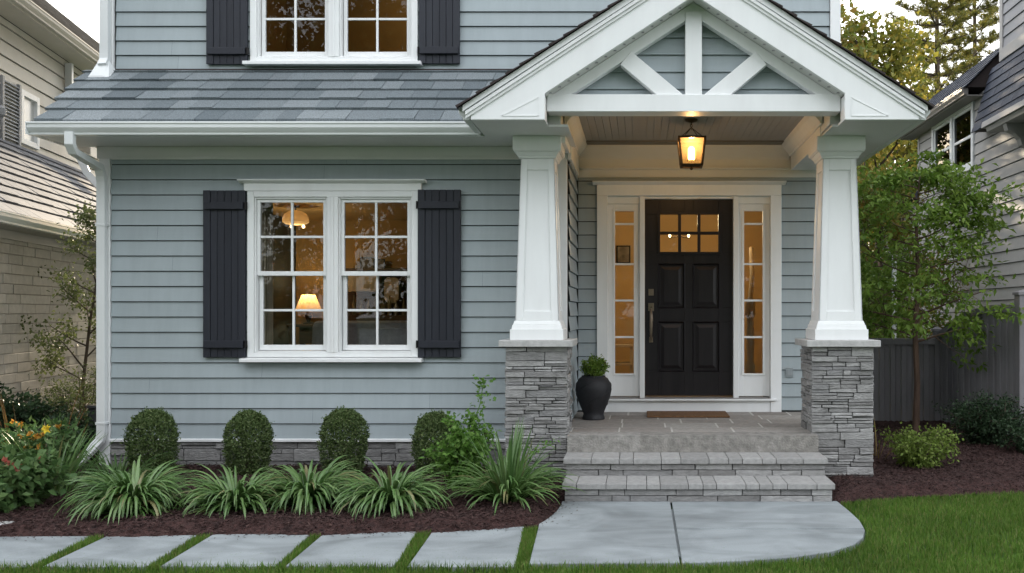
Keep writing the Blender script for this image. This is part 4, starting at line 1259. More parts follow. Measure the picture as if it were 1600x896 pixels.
def cabinet():
    d = 13.1
    x0, x1 = pxX(536, d), pxX(650, d)
    t = thing('bar_cabinet', 'tall dark cabinet of shelves and bottles behind the right sashes of the lower window', 'cabinet', ((x0 + x1) / 2, d, LF))
    mb = MB(); mb.box(x0, x1, d - 0.15, d + 0.24, LF, LF + 1.0); mb.box(x0, x1, d + 0.2, d + 0.28, LF + 1.0, LF + 1.62); mb.build('cabinet_body', M['wood_dark'], t, 0.004)
    mb = MB(); mb.box(x0, x1, d - 0.1, d + 0.2, LF + 1.62, LF + 1.65); mb.build('shelf', M['wood_dark'], t)
    top = LF + 1.0
    rd = random.Random(3)
    glass_b = pmat('bottle_glass', [(0.10, 0.09, 0.06), (0.20, 0.17, 0.12), (0.05, 0.07, 0.04)], 0.15, False)
    for i in range(9):
        bx = x0 + 0.08 + i * 0.095
        h = rd.uniform(0.2, 0.33); r_ = rd.uniform(0.022, 0.034)
        mb = MB(); mb.lathe([(r_, 0), (r_, h * 0.6), (r_ * 0.35, h * 0.78), (r_ * 0.35, h)], 12, (bx, d - 0.02 + rd.uniform(-.05, .05), top))
        o = mb.build('bottle', glass_b, None, smooth=True, org=(bx, d, top)); tag(o, 'glass bottle in the row standing on the dark bar cabinet', 'bottle', 'bottles on the bar cabinet')
    mb = MB(); mb.box(x0 + 0.02, x0 + 0.5, d + 0.0, d + 0.19, LF + 1.33, LF + 1.6); o = mb.build('storage_box', M['paper'], None, 0.01, org=(x0 + 0.25, d, LF + 1.33)); tag(o, 'pale box tucked under the cabinet shelf inside the house', 'box')
cabinet()
def picture(px0, px1, py0, py1, d, label, mat):
    x0, x1, z1, z0 = pxX(px0, d), pxX(px1, d), pzZ(py0, d), pzZ(py1, d)
    mb = MB(); mb.box(x0, x1, d - 0.02, d - 0.001, z0, z1)
    t = thing('framed_picture', label, 'picture', ((x0 + x1) / 2, d, z0))
    mb.build('frame', M['black_iron'], t, 0.003)
    mb = MB(); mb.box(x0 + 0.02, x1 - 0.02, d - 0.024, d - 0.0205, z0 + 0.02, z1 - 0.02); mb.build('print', mat, t)
art = pmat('abstract_print', [(0.03, 0.03, 0.035), (0.10, 0.085, 0.07), (0.3, 0.26, 0.21), (0.05, 0.045, 0.04)], 0.5, False, 8, 0.3)
picture(421, 447, 383, 425, 13.39, 'dark abstract picture in black frame on the wall left of the lamp', art)
picture(563, 586, 402, 427, 13.25, 'grey print leaning above the bar cabinet shelf', art)
picture(588, 602, 405, 427, 13.26, 'narrow dark print beside the grey one above the bar cabinet', art)
mb = MB(); dd = 13.18
for k, z in enumerate(np.linspace(0, 1, 2)):
    pass
x0_, x1_, z0_, z1_ = pxX(601, dd), pxX(624, dd), pzZ(474, dd), pzZ(434, dd)
mb.prism([(x0_, z0_ + .06), (x0_ + .05, z0_), (x1_ - .05, z0_), (x1_, z0_ + .06), (x1_, z1_ - .04), (x1_ - .04, z1_), (x0_ + .04, z1_), (x0_, z1_ - .04)], 'y', dd - 0.03, dd)
o = mb.build('serving_board', M['paper'], None, 0.005, org=((x0_ + x1_) / 2, dd, z0_)); tag(o, 'pale rounded serving board leaning against the dark bar cabinet', 'board')
# bedroom and hall lights
t = thing('ceiling_light', 'small dome ceiling light inside the upstairs window', 'lamp', (-3.0, 12.2, 6.0), group=None)
mb = MB(); mb.lathe([(0.05, -0.09), (0.13, -0.06), (0.15, -0.01), (0.15, 0)], 20, (-3.0, 12.2, 6.0)); mb.build('glass_bowl', M['pendant'], t, smooth=True)
lamp_light('bedroom_glow', (0, 0, -0.25), 2.6, 0.1, t)
t = thing('hall_chandelier', 'small lit fixture with two bulbs seen through the door lites', 'lamp', (0.5, 12.0, 3.0))
mb = MB(); mb.tube([(0.5, 12, 3.0), (0.5, 12, 2.46)], 0.008, 8); mb.tube([(0.38, 12, 2.44), (0.5, 12, 2.46), (0.62, 12, 2.44)], 0.008, 8); mb.build('stem', M['bronze'], t)
for s in (-0.12, 0.12):
    mb = MB(); mb.lathe([(0.008, 0), (0.015, 0.02), (0.015, 0.035), (0.005, 0.05)], 12, (0.5 + s, 12, 2.445)); mb.build('bulb', M['bulb_soft'], t, smooth=True)
lamp_light('hall_glow', (0, 0, -0.3), 12, 0.12, t)
t = thing('stair_newel', 'pale wooden newel post with curved handrail inside the right sidelight', 'newel post', (1.25, 11.0, 0.56))
mb = MB(); mb.lathe([(0.06, 0), (0.06, 0.3), (0.04, 0.36), (0.05, 0.6), (0.04, 0.85), (0.06, 0.9), (0.06, 1.05), (0.03, 1.1)], 14, (1.29, 11.0, 0.56)); mb.build('post', M['paper'], t, smooth=True)
mb = MB(); mb.tube([(1.29, 11.0, 1.62), (1.31, 11.1, 1.74), (1.36, 11.4, 1.95), (1.42, 12.0, 2.3)], 0.03, 10); mb.build('handrail', M['paper'], t, smooth=True)

picture(963, 985, 384, 412, 13.98, 'framed picture on the hall wall inside the left sidelight', art)
t = thing('hall_bench', 'pale wooden bench with a lower shelf inside the left sidelight', 'bench', (-0.38, 13.0, 0.56))
for z in (0.20, 0.45):
    mb = MB(); mb.box(-0.66, -0.1, 12.85, 13.2, 0.56 + z, 0.56 + z + 0.035); mb.build('board', M['paper'], t, 0.004)
for x in (-0.64, -0.12):
    mb = MB(); mb.box(x - 0.02, x + 0.02, 12.87, 13.18, 0.561, 1.0095 if False else 0.759); mb.build('leg', M['paper'], t)
    mb = MB(); mb.box(x - 0.02, x + 0.02, 12.87, 13.18, 0.796, 1.009); mb.build('leg', M['paper'], t)

# ------------------------------------------------------------------ porch things
lx_, ly_ = 0.47, 8.6
t = thing('porch_lantern', 'lit black metal box lantern hanging from the porch ceiling', 'lantern', (lx_, ly_, 3.25))
mb = MB(); mb.lathe([(0.02, -0.03), (0.055, -0.018), (0.058, 0)], 20, (lx_, ly_, 3.2495)); mb.build('canopy', M['bronze'], t, smooth=True)
mb = MB()
for k in range(3):
    z = 3.213 - k * 0.024
    a = k % 2
    pts = [(lx_ + (0.009 * math.cos(g) if a else 0), ly_ + (0 if a else 0.009 * math.cos(g)), z + 0.016 * math.sin(g)) for g in np.linspace(0, 2 * math.pi, 11)]
    mb.tube(pts, 0.0028, 6)
mb.build('chain', M['bronze'], t)
T, B_ = 0.118, 0.092
zT, zB = 3.065, 2.822
mb = MB()
for s in (-1, 1):
    for q in (-1, 1):
        mb.tube([(lx_ + s * T, ly_ + q * T, zT), (lx_ + s * B_, ly_ + q * B_, zB)], 1, sq=(0.0075, 0.0075))
        mb.tube([(lx_ + s * T * .9, ly_ + q * T * .9, zT), (lx_ + s * 0.05, ly_ + q * 0.05, zT + 0.055), (lx_ + s * 0.008, ly_ + q * 0.008, zT + 0.10)], 0.0035, 6)
    mb.box(lx_ - T - .01, lx_ + T + .01, ly_ + s * T - .009, ly_ + s * T + .009, zT - .006, zT + .012)
    mb.box(lx_ + s * T - .009, lx_ + s * T + .009, ly_ - T + .0095, ly_ + T - .0095, zT - .0065, zT + .0125)
    mb.box(lx_ - B_ - .008, lx_ + B_ + .008, ly_ + s * B_ - .008, ly_ + s * B_ + .008, zB - .008, zB + .008)
    mb.box(lx_ + s * B_ - .008, lx_ + s * B_ + .008, ly_ - B_ + .0085, ly_ + B_ - .0085, zB - .0085, zB + .0085)
mb.box(lx_ - B_, lx_ + B_, ly_ - .012, ly_ + .012, zB - .006, zB + .004); mb.lathe([(0.006, -0.03), (0.016, -0.018), (0.008, 0)], 12, (lx_, ly_, zB - 0.007))
mb.frustum(lx_, ly_, zT + 0.013, zT + 0.03, T - 0.005, 0.05)  # solid top added to keep the lantern light off the ceiling
lan = mb.build('frame', M['bronze'], t)
for s in (-1, 1):
    k = 0.93
    mb = MB(); mb.add([(lx_ - B_ * k, ly_ + s * B_, zB), (lx_ + B_ * k, ly_ + s * B_, zB), (lx_ + T * k, ly_ + s * T, zT), (lx_ - T * k, ly_ + s * T, zT)], [(0, 1, 2, 3)]); mb.build('pane', M['lantern_glass'], lan)
    mb = MB(); mb.add([(lx_ + s * B_, ly_ - B_ * k, zB), (lx_ + s * B_, ly_ + B_ * k, zB), (lx_ + s * T, ly_ + T * k, zT), (lx_ + s * T, ly_ - T * k, zT)], [(0, 1, 2, 3)]); mb.build('pane', M['lantern_glass'], lan)
mb = MB(); mb.lathe([(0.035, 0.005), (0.035, 0.03), (0.022, 0.035), (0.022, 0.055)], 16, (lx_, ly_, zB)); mb.build('candle_cup', M['nickel'], t, smooth=True)
mb = MB(); mb.lathe([(0.024, 0.056), (0.03, 0.07), (0.03, 0.15), (0.022, 0.17), (0.008, 0.178)], 16, (lx_, ly_, zB)); mb.build('candle_bulb', M['bulb'], t, smooth=True)
lamp_light('lantern_glow', (0, 0, -0.222), 3.3, 0.02, t, (1.0, 0.62, 0.32))

mx0, mx1 = 0.07, 0.90
mb = MB(); mb.box(mx0, mx1, 9.42, 9.90, PF + 0.001, PF + 0.02)
o = mb.build('doormat', M['coir'], None, 0.006, org=((mx0 + mx1) / 2, 9.66, PF)); tag(o, 'brown coir doormat in front of the dark front door', 'doormat')

ux, uy = -0.46, 9.30
t = thing('urn', 'matte black round bellied urn standing beside the left stone pier', 'planter', (ux, uy, PF), 0, None, local=True)
prof = [(0.106, 0.0), (0.112, 0.010), (0.106, 0.035), (0.100, 0.055), (0.112, 0.09), (0.138, 0.15), (0.164, 0.22), (0.180, 0.295), (0.172, 0.355), (0.14, 0.405), (0.118, 0.42), (0.118, 0.432), (0.104, 0.432), (0.10, 0.40)]
mb = MB(); mb.lathe(prof, 48)
for k in range(3):     # low spiral ridges round the belly
    pts = []
    for i in range(30):
        a = k * 2.1 + i * 0.09; z = 0.14 + i * 0.0085
        r_ = np.interp(z, [p[1] for p in prof[3:10]], [p[0] for p in prof[3:10]])
        pts.append((r_ * math.cos(a), r_ * math.sin(a), z))
    mb.tube(pts, [0.0045] * 30, 5)
mb.build('vessel', M['urn'], t, smooth=True)
mb = MB(); mb.lathe([(0.0, 0.405), (0.101, 0.408)], 24); mb.build('soil', M['soil'], t)

# ================================================================== GROUND, PATH, BEDS
def inside(px, py, poly):
    r = np.zeros(len(px), bool)
    n = len(poly)
    for i in range(n):
        x0, y0 = poly[i]; x1, y1 = poly[(i + 1) % n]
        c = ((y0 > py) != (y1 > py))
        with np.errstate(divide='ignore', invalid='ignore'):
            xx = (x1 - x0) * (py - y0) / (y1 - y0 + 1e-12) + x0
        r ^= c & (px < xx)
    return r

def dist_poly(px, py, poly):
    d = np.full(len(px), 1e9)
    n = len(poly)
    for i in range(n):
        a = np.array(poly[i]); b = np.array(poly[(i + 1) % n])
        ab = b - a; L2 = (ab ** 2).sum()
        t = np.clip(((px - a[0]) * ab[0] + (py - a[1]) * ab[1]) / L2, 0, 1)
        d = np.minimum(d, np.hypot(px - a[0] - t * ab[0], py - a[1] - t * ab[1]))
    return d

mb = MB(); mb.add([(-400, -300, -0.035), (400, -300, -0.035), (400, 700, -0.035), (-400, 700, -0.035)], [(0, 1, 2, 3)])
tag(mb.build('lawn', M['lawn']), kind='structure')

# concrete pad with rounded corners, cut by its control joints
pad = [(-0.612, 7.40), (-0.612, 7.22), (-0.622, 7.05), (-0.645, 6.88), (-0.675, 6.72), (-0.708, 6.60), (-0.702, 6.5), (-0.655, 5.55), (0.30, 5.57), (0.62, 5.62), (0.92, 5.70), (1.18, 5.83), (1.36, 6.0), (1.47, 6.2), (1.535, 6.42), (1.565, 6.7), (1.565, 7.0), (1.55, 7.40)]
def clip_half(poly, a, b, c):       # keep a*x + b*y <= c
    r = []
    for i in range(len(poly)):
        p, q = poly[i], poly[(i + 1) % len(poly)]
        fp, fq = a * p[0] + b * p[1] - c, a * q[0] + b * q[1] - c
        if fp <= 0: r.append(p)
        if fp * fq < 0:
            t = fp / (fp - fq); r.append((p[0] + (q[0] - p[0]) * t, p[1] + (q[1] - p[1]) * t))
    return r
g = 0.007
right_ = clip_half(pad, -1, 0, -(0.243 + g))
left_ = clip_half(pad, 1, 0, 0.243 - g)
mb = MB()
mb.prism(left_, 'z', -0.12, 0.0)
mb.prism(clip_half(right_, 0, -1, -(6.45 + g * 1.5)), 'z', -0.12, 0.0)
mb.prism(clip_half(right_, 0, 1, 6.45 - g * 1.5), 'z', -0.12, -0.0008)
mb.prism([(0.2, 5.8), (1.2, 5.9), (1.4, 7.2), (0.2, 7.2)], 'z', -0.13, -0.022)
tag(mb.build('concrete_path', M['concrete'], None, 0.006), kind='structure')
slabs = [(-0.805, -1.41), (-1.51, -2.125), (-2.205, -2.855), (-2.955, -3.545), (-3.645, -4.26), (-4.36, -4.97), (-5.07, -5.68)]
for i, (xr, xl) in enumerate(slabs):
    bk = [6.53, 6.37, 6.305, 6.28, 6.25, 6.25, 6.25]
    yb0 = bk[i]; yb1 = bk[min(i + 1, 6)] if i == 0 else bk[i] - 0.015
    fr_ = 5.50
    P = [(xl + 0.05, fr_), (xr + 0.075, fr_ - 0.005), (xr, yb0), (xl, yb1 if i else 6.40)]
    mb = MB(); mb.prism(P, 'z', -0.08, rng.uniform(-0.004, 0.001))
    tag(mb.build('path_slab', M['concrete'], None, 0.006), kind='structure')

# mulch beds: uneven sheets
bedL = [(-7.5, 6.15), (-4.0, 6.2), (-2.9, 6.24), (-2.1, 6.25), (-1.45, 6.30), (-0.95, 6.43), (-0.70, 6.60), (-0.66, 6.75), (-0.63, 6.95), (-0.60, 7.2), (-0.60, 7.34), (-0.59, 8.3), (-0.66, 8.88), (-5.02, 8.88), (-5.02, 12.5), (-6.4, 12.5), (-7.5, 9.0)]
bedR = [(1.50, 7.33), (1.56, 7.40), (1.75, 7.50), (2.1, 7.62), (2.7, 7.74), (3.4, 7.86), (4.3, 7.95), (5.3, 8.0), (5.3, 12.9), (2.2, 12.9), (1.99, 8.75), (1.5, 8.7)]
def bed(name, poly, cell=0.035, hgt=0.055):
    xs = [p[0] for p in poly]; ys = [p[1] for p in poly]
    X = np.arange(min(xs), max(xs) + cell, cell); Y = np.arange(min(ys), max(ys) + cell, cell)
    gx, gy = np.meshgrid(X, Y)
    fx, fy = gx.ravel(), gy.ravel()
    ins = inside(fx, fy, poly); d = dist_poly(fx, fy, poly)
    d = np.where(ins, d, -d)
    z = np.clip(-0.02 + d * 0.42, -0.05, hgt) + rng.normal(size=len(fx)) * 0.006 + 0.012 * np.sin(fx * 5.1 + fy * 3) * np.sin(fy * 6.3)
    nx = len(X)
    idx = np.arange(len(fx)).reshape(gx.shape)
    q = np.stack([idx[:-1, :-1].ravel(), idx[:-1, 1:].ravel(), idx[1:, 1:].ravel(), idx[1:, :-1].ravel()], 1)
    keep = (d[q] > -cell * 0.9).all(1)
    V = np.stack([fx, fy, z], 1)
    used = np.unique(q[keep]); remap = np.full(len(V), -1); remap[used] = np.arange(len(used))
    me = np_mesh(name, V[used], remap[q[keep]], True)
    return tag(link(name, me, M['mulch']), kind='structure')
bed('mulch_bed', bedL)
bed('mulch_bed', bedR)
def chips(poly, n, ymax):
    xs = [p[0] for p in poly]; ys = [p[1] for p in poly]
    px = rng.uniform(max(min(xs), -5.8), min(max(xs), 4.6), n * 3); py = rng.uniform(min(ys), min(max(ys), ymax), n * 3)
    k = inside(px, py, poly); px, py = px[k][:n], py[k][:n]
    n = len(px)
    d = dist_poly(px, py, poly)
    z = np.clip(-0.02 + d * 0.42, -0.05, 0.055) + 0.008 + rng.uniform(-0.003, 0.012, n) + 0.012 * np.sin(px * 5.1 + py * 3) * np.sin(py * 6.3)
    a = rng.uniform(0, math.pi, n)
    D = np.stack([np.cos(a), np.sin(a), rng.normal(size=n) * 0.25], 1)
    return leaf_arrays(np.stack([px, py, z], 1), D, unit(np.stack([rng.normal(size=n) * .4, rng.normal(size=n) * .4, np.ones(n)], 1)), rng.uniform(0.014, 0.055, n), rng.uniform(0.004, 0.012, n), 0.35, 0.0)
def spill(poly, n, reach):      # a few chips kicked onto the concrete
    xs = [p[0] for p in poly]; ys = [p[1] for p in poly]
    px = rng.uniform(-5.4, 1.9, 60000); py = rng.uniform(5.9, 7.8, 60000)
    d = dist_poly(px, py, poly); k = (~inside(px, py, poly)) & (rng.random(60000) < np.exp(-d / reach) * 0.5) & (d < reach * 4)
    px, py = px[k][:n], py[k][:n]; n = len(px); a = rng.uniform(0, math.pi, n)
    D = np.stack([np.cos(a), np.sin(a), np.full(n, 0.05)], 1)
    return leaf_arrays(np.stack([px, py, np.full(n, 0.004)], 1), D, unit(np.stack([rng.normal(size=n) * .2, rng.normal(size=n) * .2, np.ones(n)], 1)), rng.uniform(0.008, 0.03, n), rng.uniform(0.004, 0.01, n), 0.3, 0.0)
V, Fc = merge([chips(bedL, 46000, 9.0), chips(bedR, 26000, 12), spill(bedL, 260, 0.05)])
tag(link('mulch_chips', np_mesh('mulch_chips', V, Fc), M['chips']), 'shredded dark brown mulch chips covering both planting beds', 'mulch', kind='stuff')

# grass blades
def blades(px, py, h, lean=0.45, z0=-0.034):
    n = len(px)
    a = rng.uniform(0, 2 * math.pi, n)
    wv = rng.uniform(0.0016, 0.0032, n)
    ln = rng.normal(size=n) * lean
    b = rng.uniform(0, 2 * math.pi, n)
    B = np.stack([px, py, np.full(n, z0)], 1)
    sd_ = np.stack([np.cos(a), np.sin(a), np.zeros(n)], 1) * wv[:, None]
    ld = np.stack([np.cos(b), np.sin(b), np.zeros(n)], 1)
    m = B + np.stack([np.zeros(n), np.zeros(n), h * 0.55], 1) + ld * (np.abs(ln) * h * 0.22)[:, None]
    t = B + np.stack([np.zeros(n), np.zeros(n), h * (1 - 0.25 * np.minimum(np.abs(ln), 1))], 1) + ld * (np.abs(ln) * h * 0.75)[:, None]
    V = np.stack([B - sd_, B + sd_, m + sd_ * 0.85, m - sd_ * 0.85, t], 1).reshape(-1, 3)
    i = np.arange(n) * 5
    Fc = np.concatenate([np.stack([i, i + 1, i + 2], 1), np.stack([i, i + 2, i + 3], 1), np.stack([i + 3, i + 2, i + 4], 1)])
    return V, Fc
def scatter(poly, dens):
    xs = [p[0] for p in poly]; ys = [p[1] for p in poly]
    A = (max(xs) - min(xs)) * (max(ys) - min(ys)); n = int(A * dens)
    px = rng.uniform(min(xs), max(xs), n); py = rng.uniform(min(ys), max(ys), n)
    k = inside(px, py, poly)
    return px[k], py[k]
lawnF = [(-5.8, 4.5), (3.6, 4.5), (3.6, 5.6), (0.95, 5.6), (0.62, 5.60), (0.30, 5.55), (-0.65, 5.535), (-5.8, 5.49)]
lawnR = [(0.62, 5.605), (0.92, 5.685), (1.19, 5.82), (1.375, 5.99), (1.485, 6.19), (1.55, 6.42), (1.58, 6.7), (1.58, 7.0), (1.565, 7.36), (1.75, 7.47), (2.1, 7.60), (2.7, 7.72), (3.4, 7.84), (4.5, 7.95), (4.5, 5.55), (0.95, 5.55)]
parts = []
for poly, dn in ((lawnF, 9000), (lawnR, 7500)):
    px, py = scatter(poly, dn)
    patch = 0.5 + 0.5 * np.sin(px * 3.1 + 1.3 * np.sin(py * 2.7)) * np.sin(py * 3.7 + 0.8)
    parts.append(blades(px, py, rng.uniform(0.032, 0.058, len(px)) * (0.8 + 0.35 * patch)))
edges = [(-0.805, -0.703), (-1.51, -1.412), (-2.205, -2.127), (-2.955, -2.857), (-3.645, -3.547), (-4.36, -4.262), (-5.07, -4.972)]
for i, (a, b) in enumerate(edges):
    yb = [6.50, 6.36, 6.30, 6.28, 6.25, 6.25, 6.25][i]
    P = [(a + 0.075, 5.48), (b + 0.05, 5.48), (b - 0.002, yb + 0.02), (a + 0.002, yb - 0.03)]
    px, py = scatter(P, 14000)
    parts.append(blades(px, py, rng.uniform(0.04, 0.06, len(px)), 0.3))
# a few long stray tips along the concrete edges
px = rng.uniform(-5, 0.3, 1500); py = 5.49 + rng.uniform(-0.05, 0.02, 1500)
parts.append(blades(px, py, rng.uniform(0.055, 0.085, 1500), 0.5))
n = 420      # loose clippings on the concrete
px = rng.uniform(-4.8, 1.5, n); py = 5.52 + np.abs(rng.normal(size=n)) * 0.16
a = rng.uniform(0, math.pi, n)
V0, F0 = leaf_arrays(np.stack([px, py, np.full(n, 0.004)], 1), np.stack([np.cos(a), np.sin(a), np.zeros(n)], 1), np.tile([[0.0, 0, 1]], (n, 1)), rng.uniform(0.012, 0.035, n), rng.uniform(0.0018, 0.003, n), 0.1, 0.0)
parts.append((V0, F0))
V, Fc = merge(parts)
tag(link('grass', np_mesh('grass', V, Fc), M['grass']), 'short green grass blades of the front lawn and path strips', 'grass', kind='stuff')

# ================================================================== PLANTS BY THE HOUSE
def boxwood_mesh(seed, rx=0.21, h=0.50):
    global rng
    rng = np.random.default_rng(seed)
    n = 12000
    zz = rng.random(n) ** 0.9
    az = rng.uniform(0, 2 * math.pi, n)
    prof = np.interp(zz, [0, 0.06, 0.18, 0.4, 0.62, 0.8, 0.9, 0.96, 1.0], [0.55, 0.74, 0.86, 0.97, 1.0, 0.88, 0.69, 0.46, 0.08])
    lump = 1 + 0.05 * np.sin(az * 3 + seed + zz * 4) + 0.05 * np.sin(az * 5 - zz * 9 + seed * 2) + 0.035 * np.sin(zz * 16 + az * 7) + rng.normal(size=n) * 0.05 + 0.12 * (rng.random(n) < 0.05) + 0.05 * np.sin(az * 9 + zz * 21 + seed) * np.sin(zz * 13 + seed)
    cap = rng.random(n) < 0.14
    rr = np.where(cap, np.sqrt(rng.random(n)), np.where(rng.random(n) < 0.68, 1.0, rng.uniform(0.25, 1.0, n))) * lump
    zz = np.where(cap, 0.80 + 0.2 * (1 - rr ** 2.2) , zz)
    rad = np.where(cap, 0.92 * rr, prof * rr) * rx
    P = np.stack([rad * np.cos(az), rad * np.sin(az), 0.02 + zz * (h - 0.02) + rng.normal(size=n) * 0.008], 1)
    d = unit(np.stack([np.cos(az) * prof, np.sin(az) * prof, (zz - 0.45) * 1.6], 1))
    D = unit(d * 0.7 + rand_dirs(n) + np.array([0, 0, 0.45]))
    Nn = unit(d + rand_dirs(n) * 0.7)
    parts = [leaf_arrays(P, D, Nn, rng.uniform(0.015, 0.028, n), rng.uniform(0.010, 0.017, n), 0.2, 0)]
    # sprigs poking out of the top
    for k in range(34):
        a = rng.uniform(0, 6.28); r0 = rng.uniform(0.2, 0.95) * rx
        top = h * (0.80 + 0.18 * (1 - (r0 / rx) ** 2))
        L_ = rng.uniform(0.02, 0.065); m = 14
        P = np.stack([r0 * math.cos(a) + rng.normal(size=m) * .006, r0 * math.sin(a) + rng.normal(size=m) * .006, top + np.linspace(0, L_, m)], 1)
        parts.append(leaf_arrays(P, unit(rand_dirs(m) + np.array([0, 0, .5])), rand_dirs(m), rng.uniform(0.014, 0.022, m), rng.uniform(0.009, 0.014, m), 0.2, 0))
    for k in range(46):
        a = rng.uniform(0, 6.28); f = rng.uniform(0.3, 0.9); L_ = rng.uniform(0.015, 0.05); m = 10
        r0 = np.interp(f, [0, 0.2, 0.5, 0.62, 0.8, 0.9], [0.55, 0.86, 0.98, 1.0, 0.88, 0.69]) * rx
        q = np.linspace(0, L_, m)
        P = np.stack([(r0 + q) * math.cos(a) + rng.normal(size=m) * .005, (r0 + q) * math.sin(a) + rng.normal(size=m) * .005, f * h + q * 0.6], 1)
        parts.append(leaf_arrays(P, unit(rand_dirs(m) + np.array([0, 0, .5])), rand_dirs(m), rng.uniform(0.014, 0.022, m), rng.uniform(0.009, 0.014, m), 0.2, 0))
    return np_mesh('boxwood', *merge(parts))
lbls = ['leftmost clipped oval boxwood bush, beside the white downspout', 'clipped oval boxwood bush below the left dark shutter', 'clipped oval boxwood bush below the right half of the lower window', 'darker rounded boxwood bush behind the lime green leafy shrub']
rd = random.Random(4)
for i, (x, rx, h) in enumerate(((-4.29, 0.186, 0.575), (-3.445, 0.178, 0.565), (-2.605, 0.183, 0.585), (-1.80, 0.178, 0.555))):
    t = thing('boxwood', lbls[i], 'shrub', (x, 8.28, 0.03), 0, 'clipped boxwoods along the wall', local=True)
    link('foliage', boxwood_mesh(20 + i, rx, h), M['boxwood'], t)
    mb = MB()
    for k in range(7):
        a = rd.uniform(0, 6.28); mb.tube([(0.02 * math.cos(a), 0.02 * math.sin(a), -0.03), (0.06 * math.cos(a), 0.06 * math.sin(a), 0.12), (0.11 * math.cos(a), 0.11 * math.sin(a), 0.3)], [0.009, 0.007, 0.003], 5)
    mb.build('stem', M['bark'], t)

def strap_leaves(n, Lr, Wr, tilt=(0.1, 1.0), arch=1.6, seg=8, spread=0.05, twist=0.15):
    """arching grass-like leaves in a fountain; folded blades"""
    a = rng.uniform(0, 2 * math.pi, n)
    Ls = rng.uniform(*Lr, n); W_ = rng.uniform(*Wr, n)
    th0 = rng.uniform(*tilt, n)          # starting angle from vertical
    cv = rng.uniform(0.6, 1.25, n) * arch
    base = np.stack([np.cos(a), np.sin(a), np.zeros(n)], 1) * (rng.random(n) ** 0.5 * spread)[:, None]
    p = base.copy()
    rows = []
    tw = rng.normal(size=n) * twist
    for s in range(seg + 1):
        f = s / seg
        th = th0 + cv * f ** 1.5
        dirv = np.stack([np.cos(a) * np.sin(th), np.sin(a) * np.sin(th), np.cos(th)], 1)
        if s: p = p + dirv * (Ls / seg)[:, None]
        side = np.stack([-np.sin(a + tw), np.cos(a + tw), np.zeros(n)], 1)
        nor = np.cross(side, dirv)
        wd = W_ * (0.55 + 1.2 * f - 0.2 * f * f if f < 0.4 else 1.0) * (1 - max(0, (f - 0.4) / 0.6) ** 1.6 * 0.97)
        wd = W_ * np.interp(f, [0, 0.15, 0.45, 0.8, 1.0], [0.7, 0.95, 1.0, 0.6, 0.04])
        rows.append((p - side * (wd / 2)[:, None] + nor * (wd * 0.15)[:, None], p - nor * (wd * 0.12)[:, None], p + side * (wd / 2)[:, None] + nor * (wd * 0.15)[:, None]))
    V = np.stack([np.stack(r, 1) for r in rows], 1)      # n, seg+1, 3, 3
    V = V.reshape(n, -1, 3)
    k = (seg + 1) * 3
    fs = []
    for s in range(seg):
        for c in range(2):
            q = (s * 3 + c, s * 3 + c + 1, (s + 1) * 3 + c + 1, (s + 1) * 3 + c)
            fs.append((q[0], q[1], q[2])); fs.append((q[0], q[2], q[3]))
    fs = np.array(fs)
    Fc = (np.arange(n) * k)[:, None, None] + fs[None]
    V = V.reshape(-1, 3)
    V[:, 2] = np.maximum(V[:, 2], 0.012)
    return V, Fc.reshape(-1, 3)
lily = [(-3.66, 6.80, 0.55, 'widest arching strap leaved clump, in front of the leftmost boxwood', 1.0, 360),
        (-2.93, 6.84, 0.48, 'narrow arching strap leaved clump, second from the left in the mulch', 1.0, 290),
        (-2.48, 7.03, 0.52, 'arching strap leaved clump in the middle of the row, partly behind its left neighbour', 1.0, 310),
        (-1.82, 6.87, 0.52, 'arching strap leaved clump just left of the lime green leafy shrub', 1.0, 340)]
for i, (x, y, L_, lb, sc, n) in enumerate(lily):
    rng = np.random.default_rng(100 + i)
    t = thing('strap_leaf_plant', lb, 'plant', (x, y, 0.035), 0, 'strap leaved clumps along the path', local=True)
    V, Fc = merge([strap_leaves(n, (L_ * 0.6, L_ * 1.02), (0.017, 0.033), (0.0, 0.62), 2.15, spread=0.11), strap_leaves(n // 2, (L_ * 0.45, L_ * 0.72), (0.015, 0.026), (0.5, 1.15), 1.2, spread=0.10)])
    link('leaves', np_mesh('leaves', V, Fc, True), M['lily'], t)
rng = np.random.default_rng(120)
t = thing('strap_leaf_plant', 'tallest strap leaved clump with upright blades, against the left stone pier', 'plant', (-1.01, 7.15, 0.035), 0, 'strap leaved clumps along the path', local=True)
V, Fc = merge([strap_leaves(230, (0.36, 0.56), (0.016, 0.03), (0.1, 0.9), 1.6, spread=0.12), strap_leaves(34, (0.5, 0.68), (0.018, 0.03), (0.0, 0.4), 0.35, spread=0.08)])
link('leaves', np_mesh('leaves', V, Fc, True), M['lily'], t)
# thin flowering stalk leaning towards the steps
mb = MB(); mb.tube([(0, 0, 0), (0.12, -0.02, 0.30), (0.26, -0.03, 0.42), (0.36, -0.04, 0.46)], [0.005, 0.004, 0.003, 0.002], 5); mb.build('stalk', M['lime'], t)
C = np.array([(0.18 + 0.02 * k, -0.03, 0.37 + 0.011 * k) for k in range(10)])
V, Fc = leaf_cloud(C, 5, (0.025, 0.02, 0.02), (0.02, 0.035), (0.012, 0.02)); link('stalk_leaves', np_mesh('stalk_leaves', V, Fc), M['lime'], t)

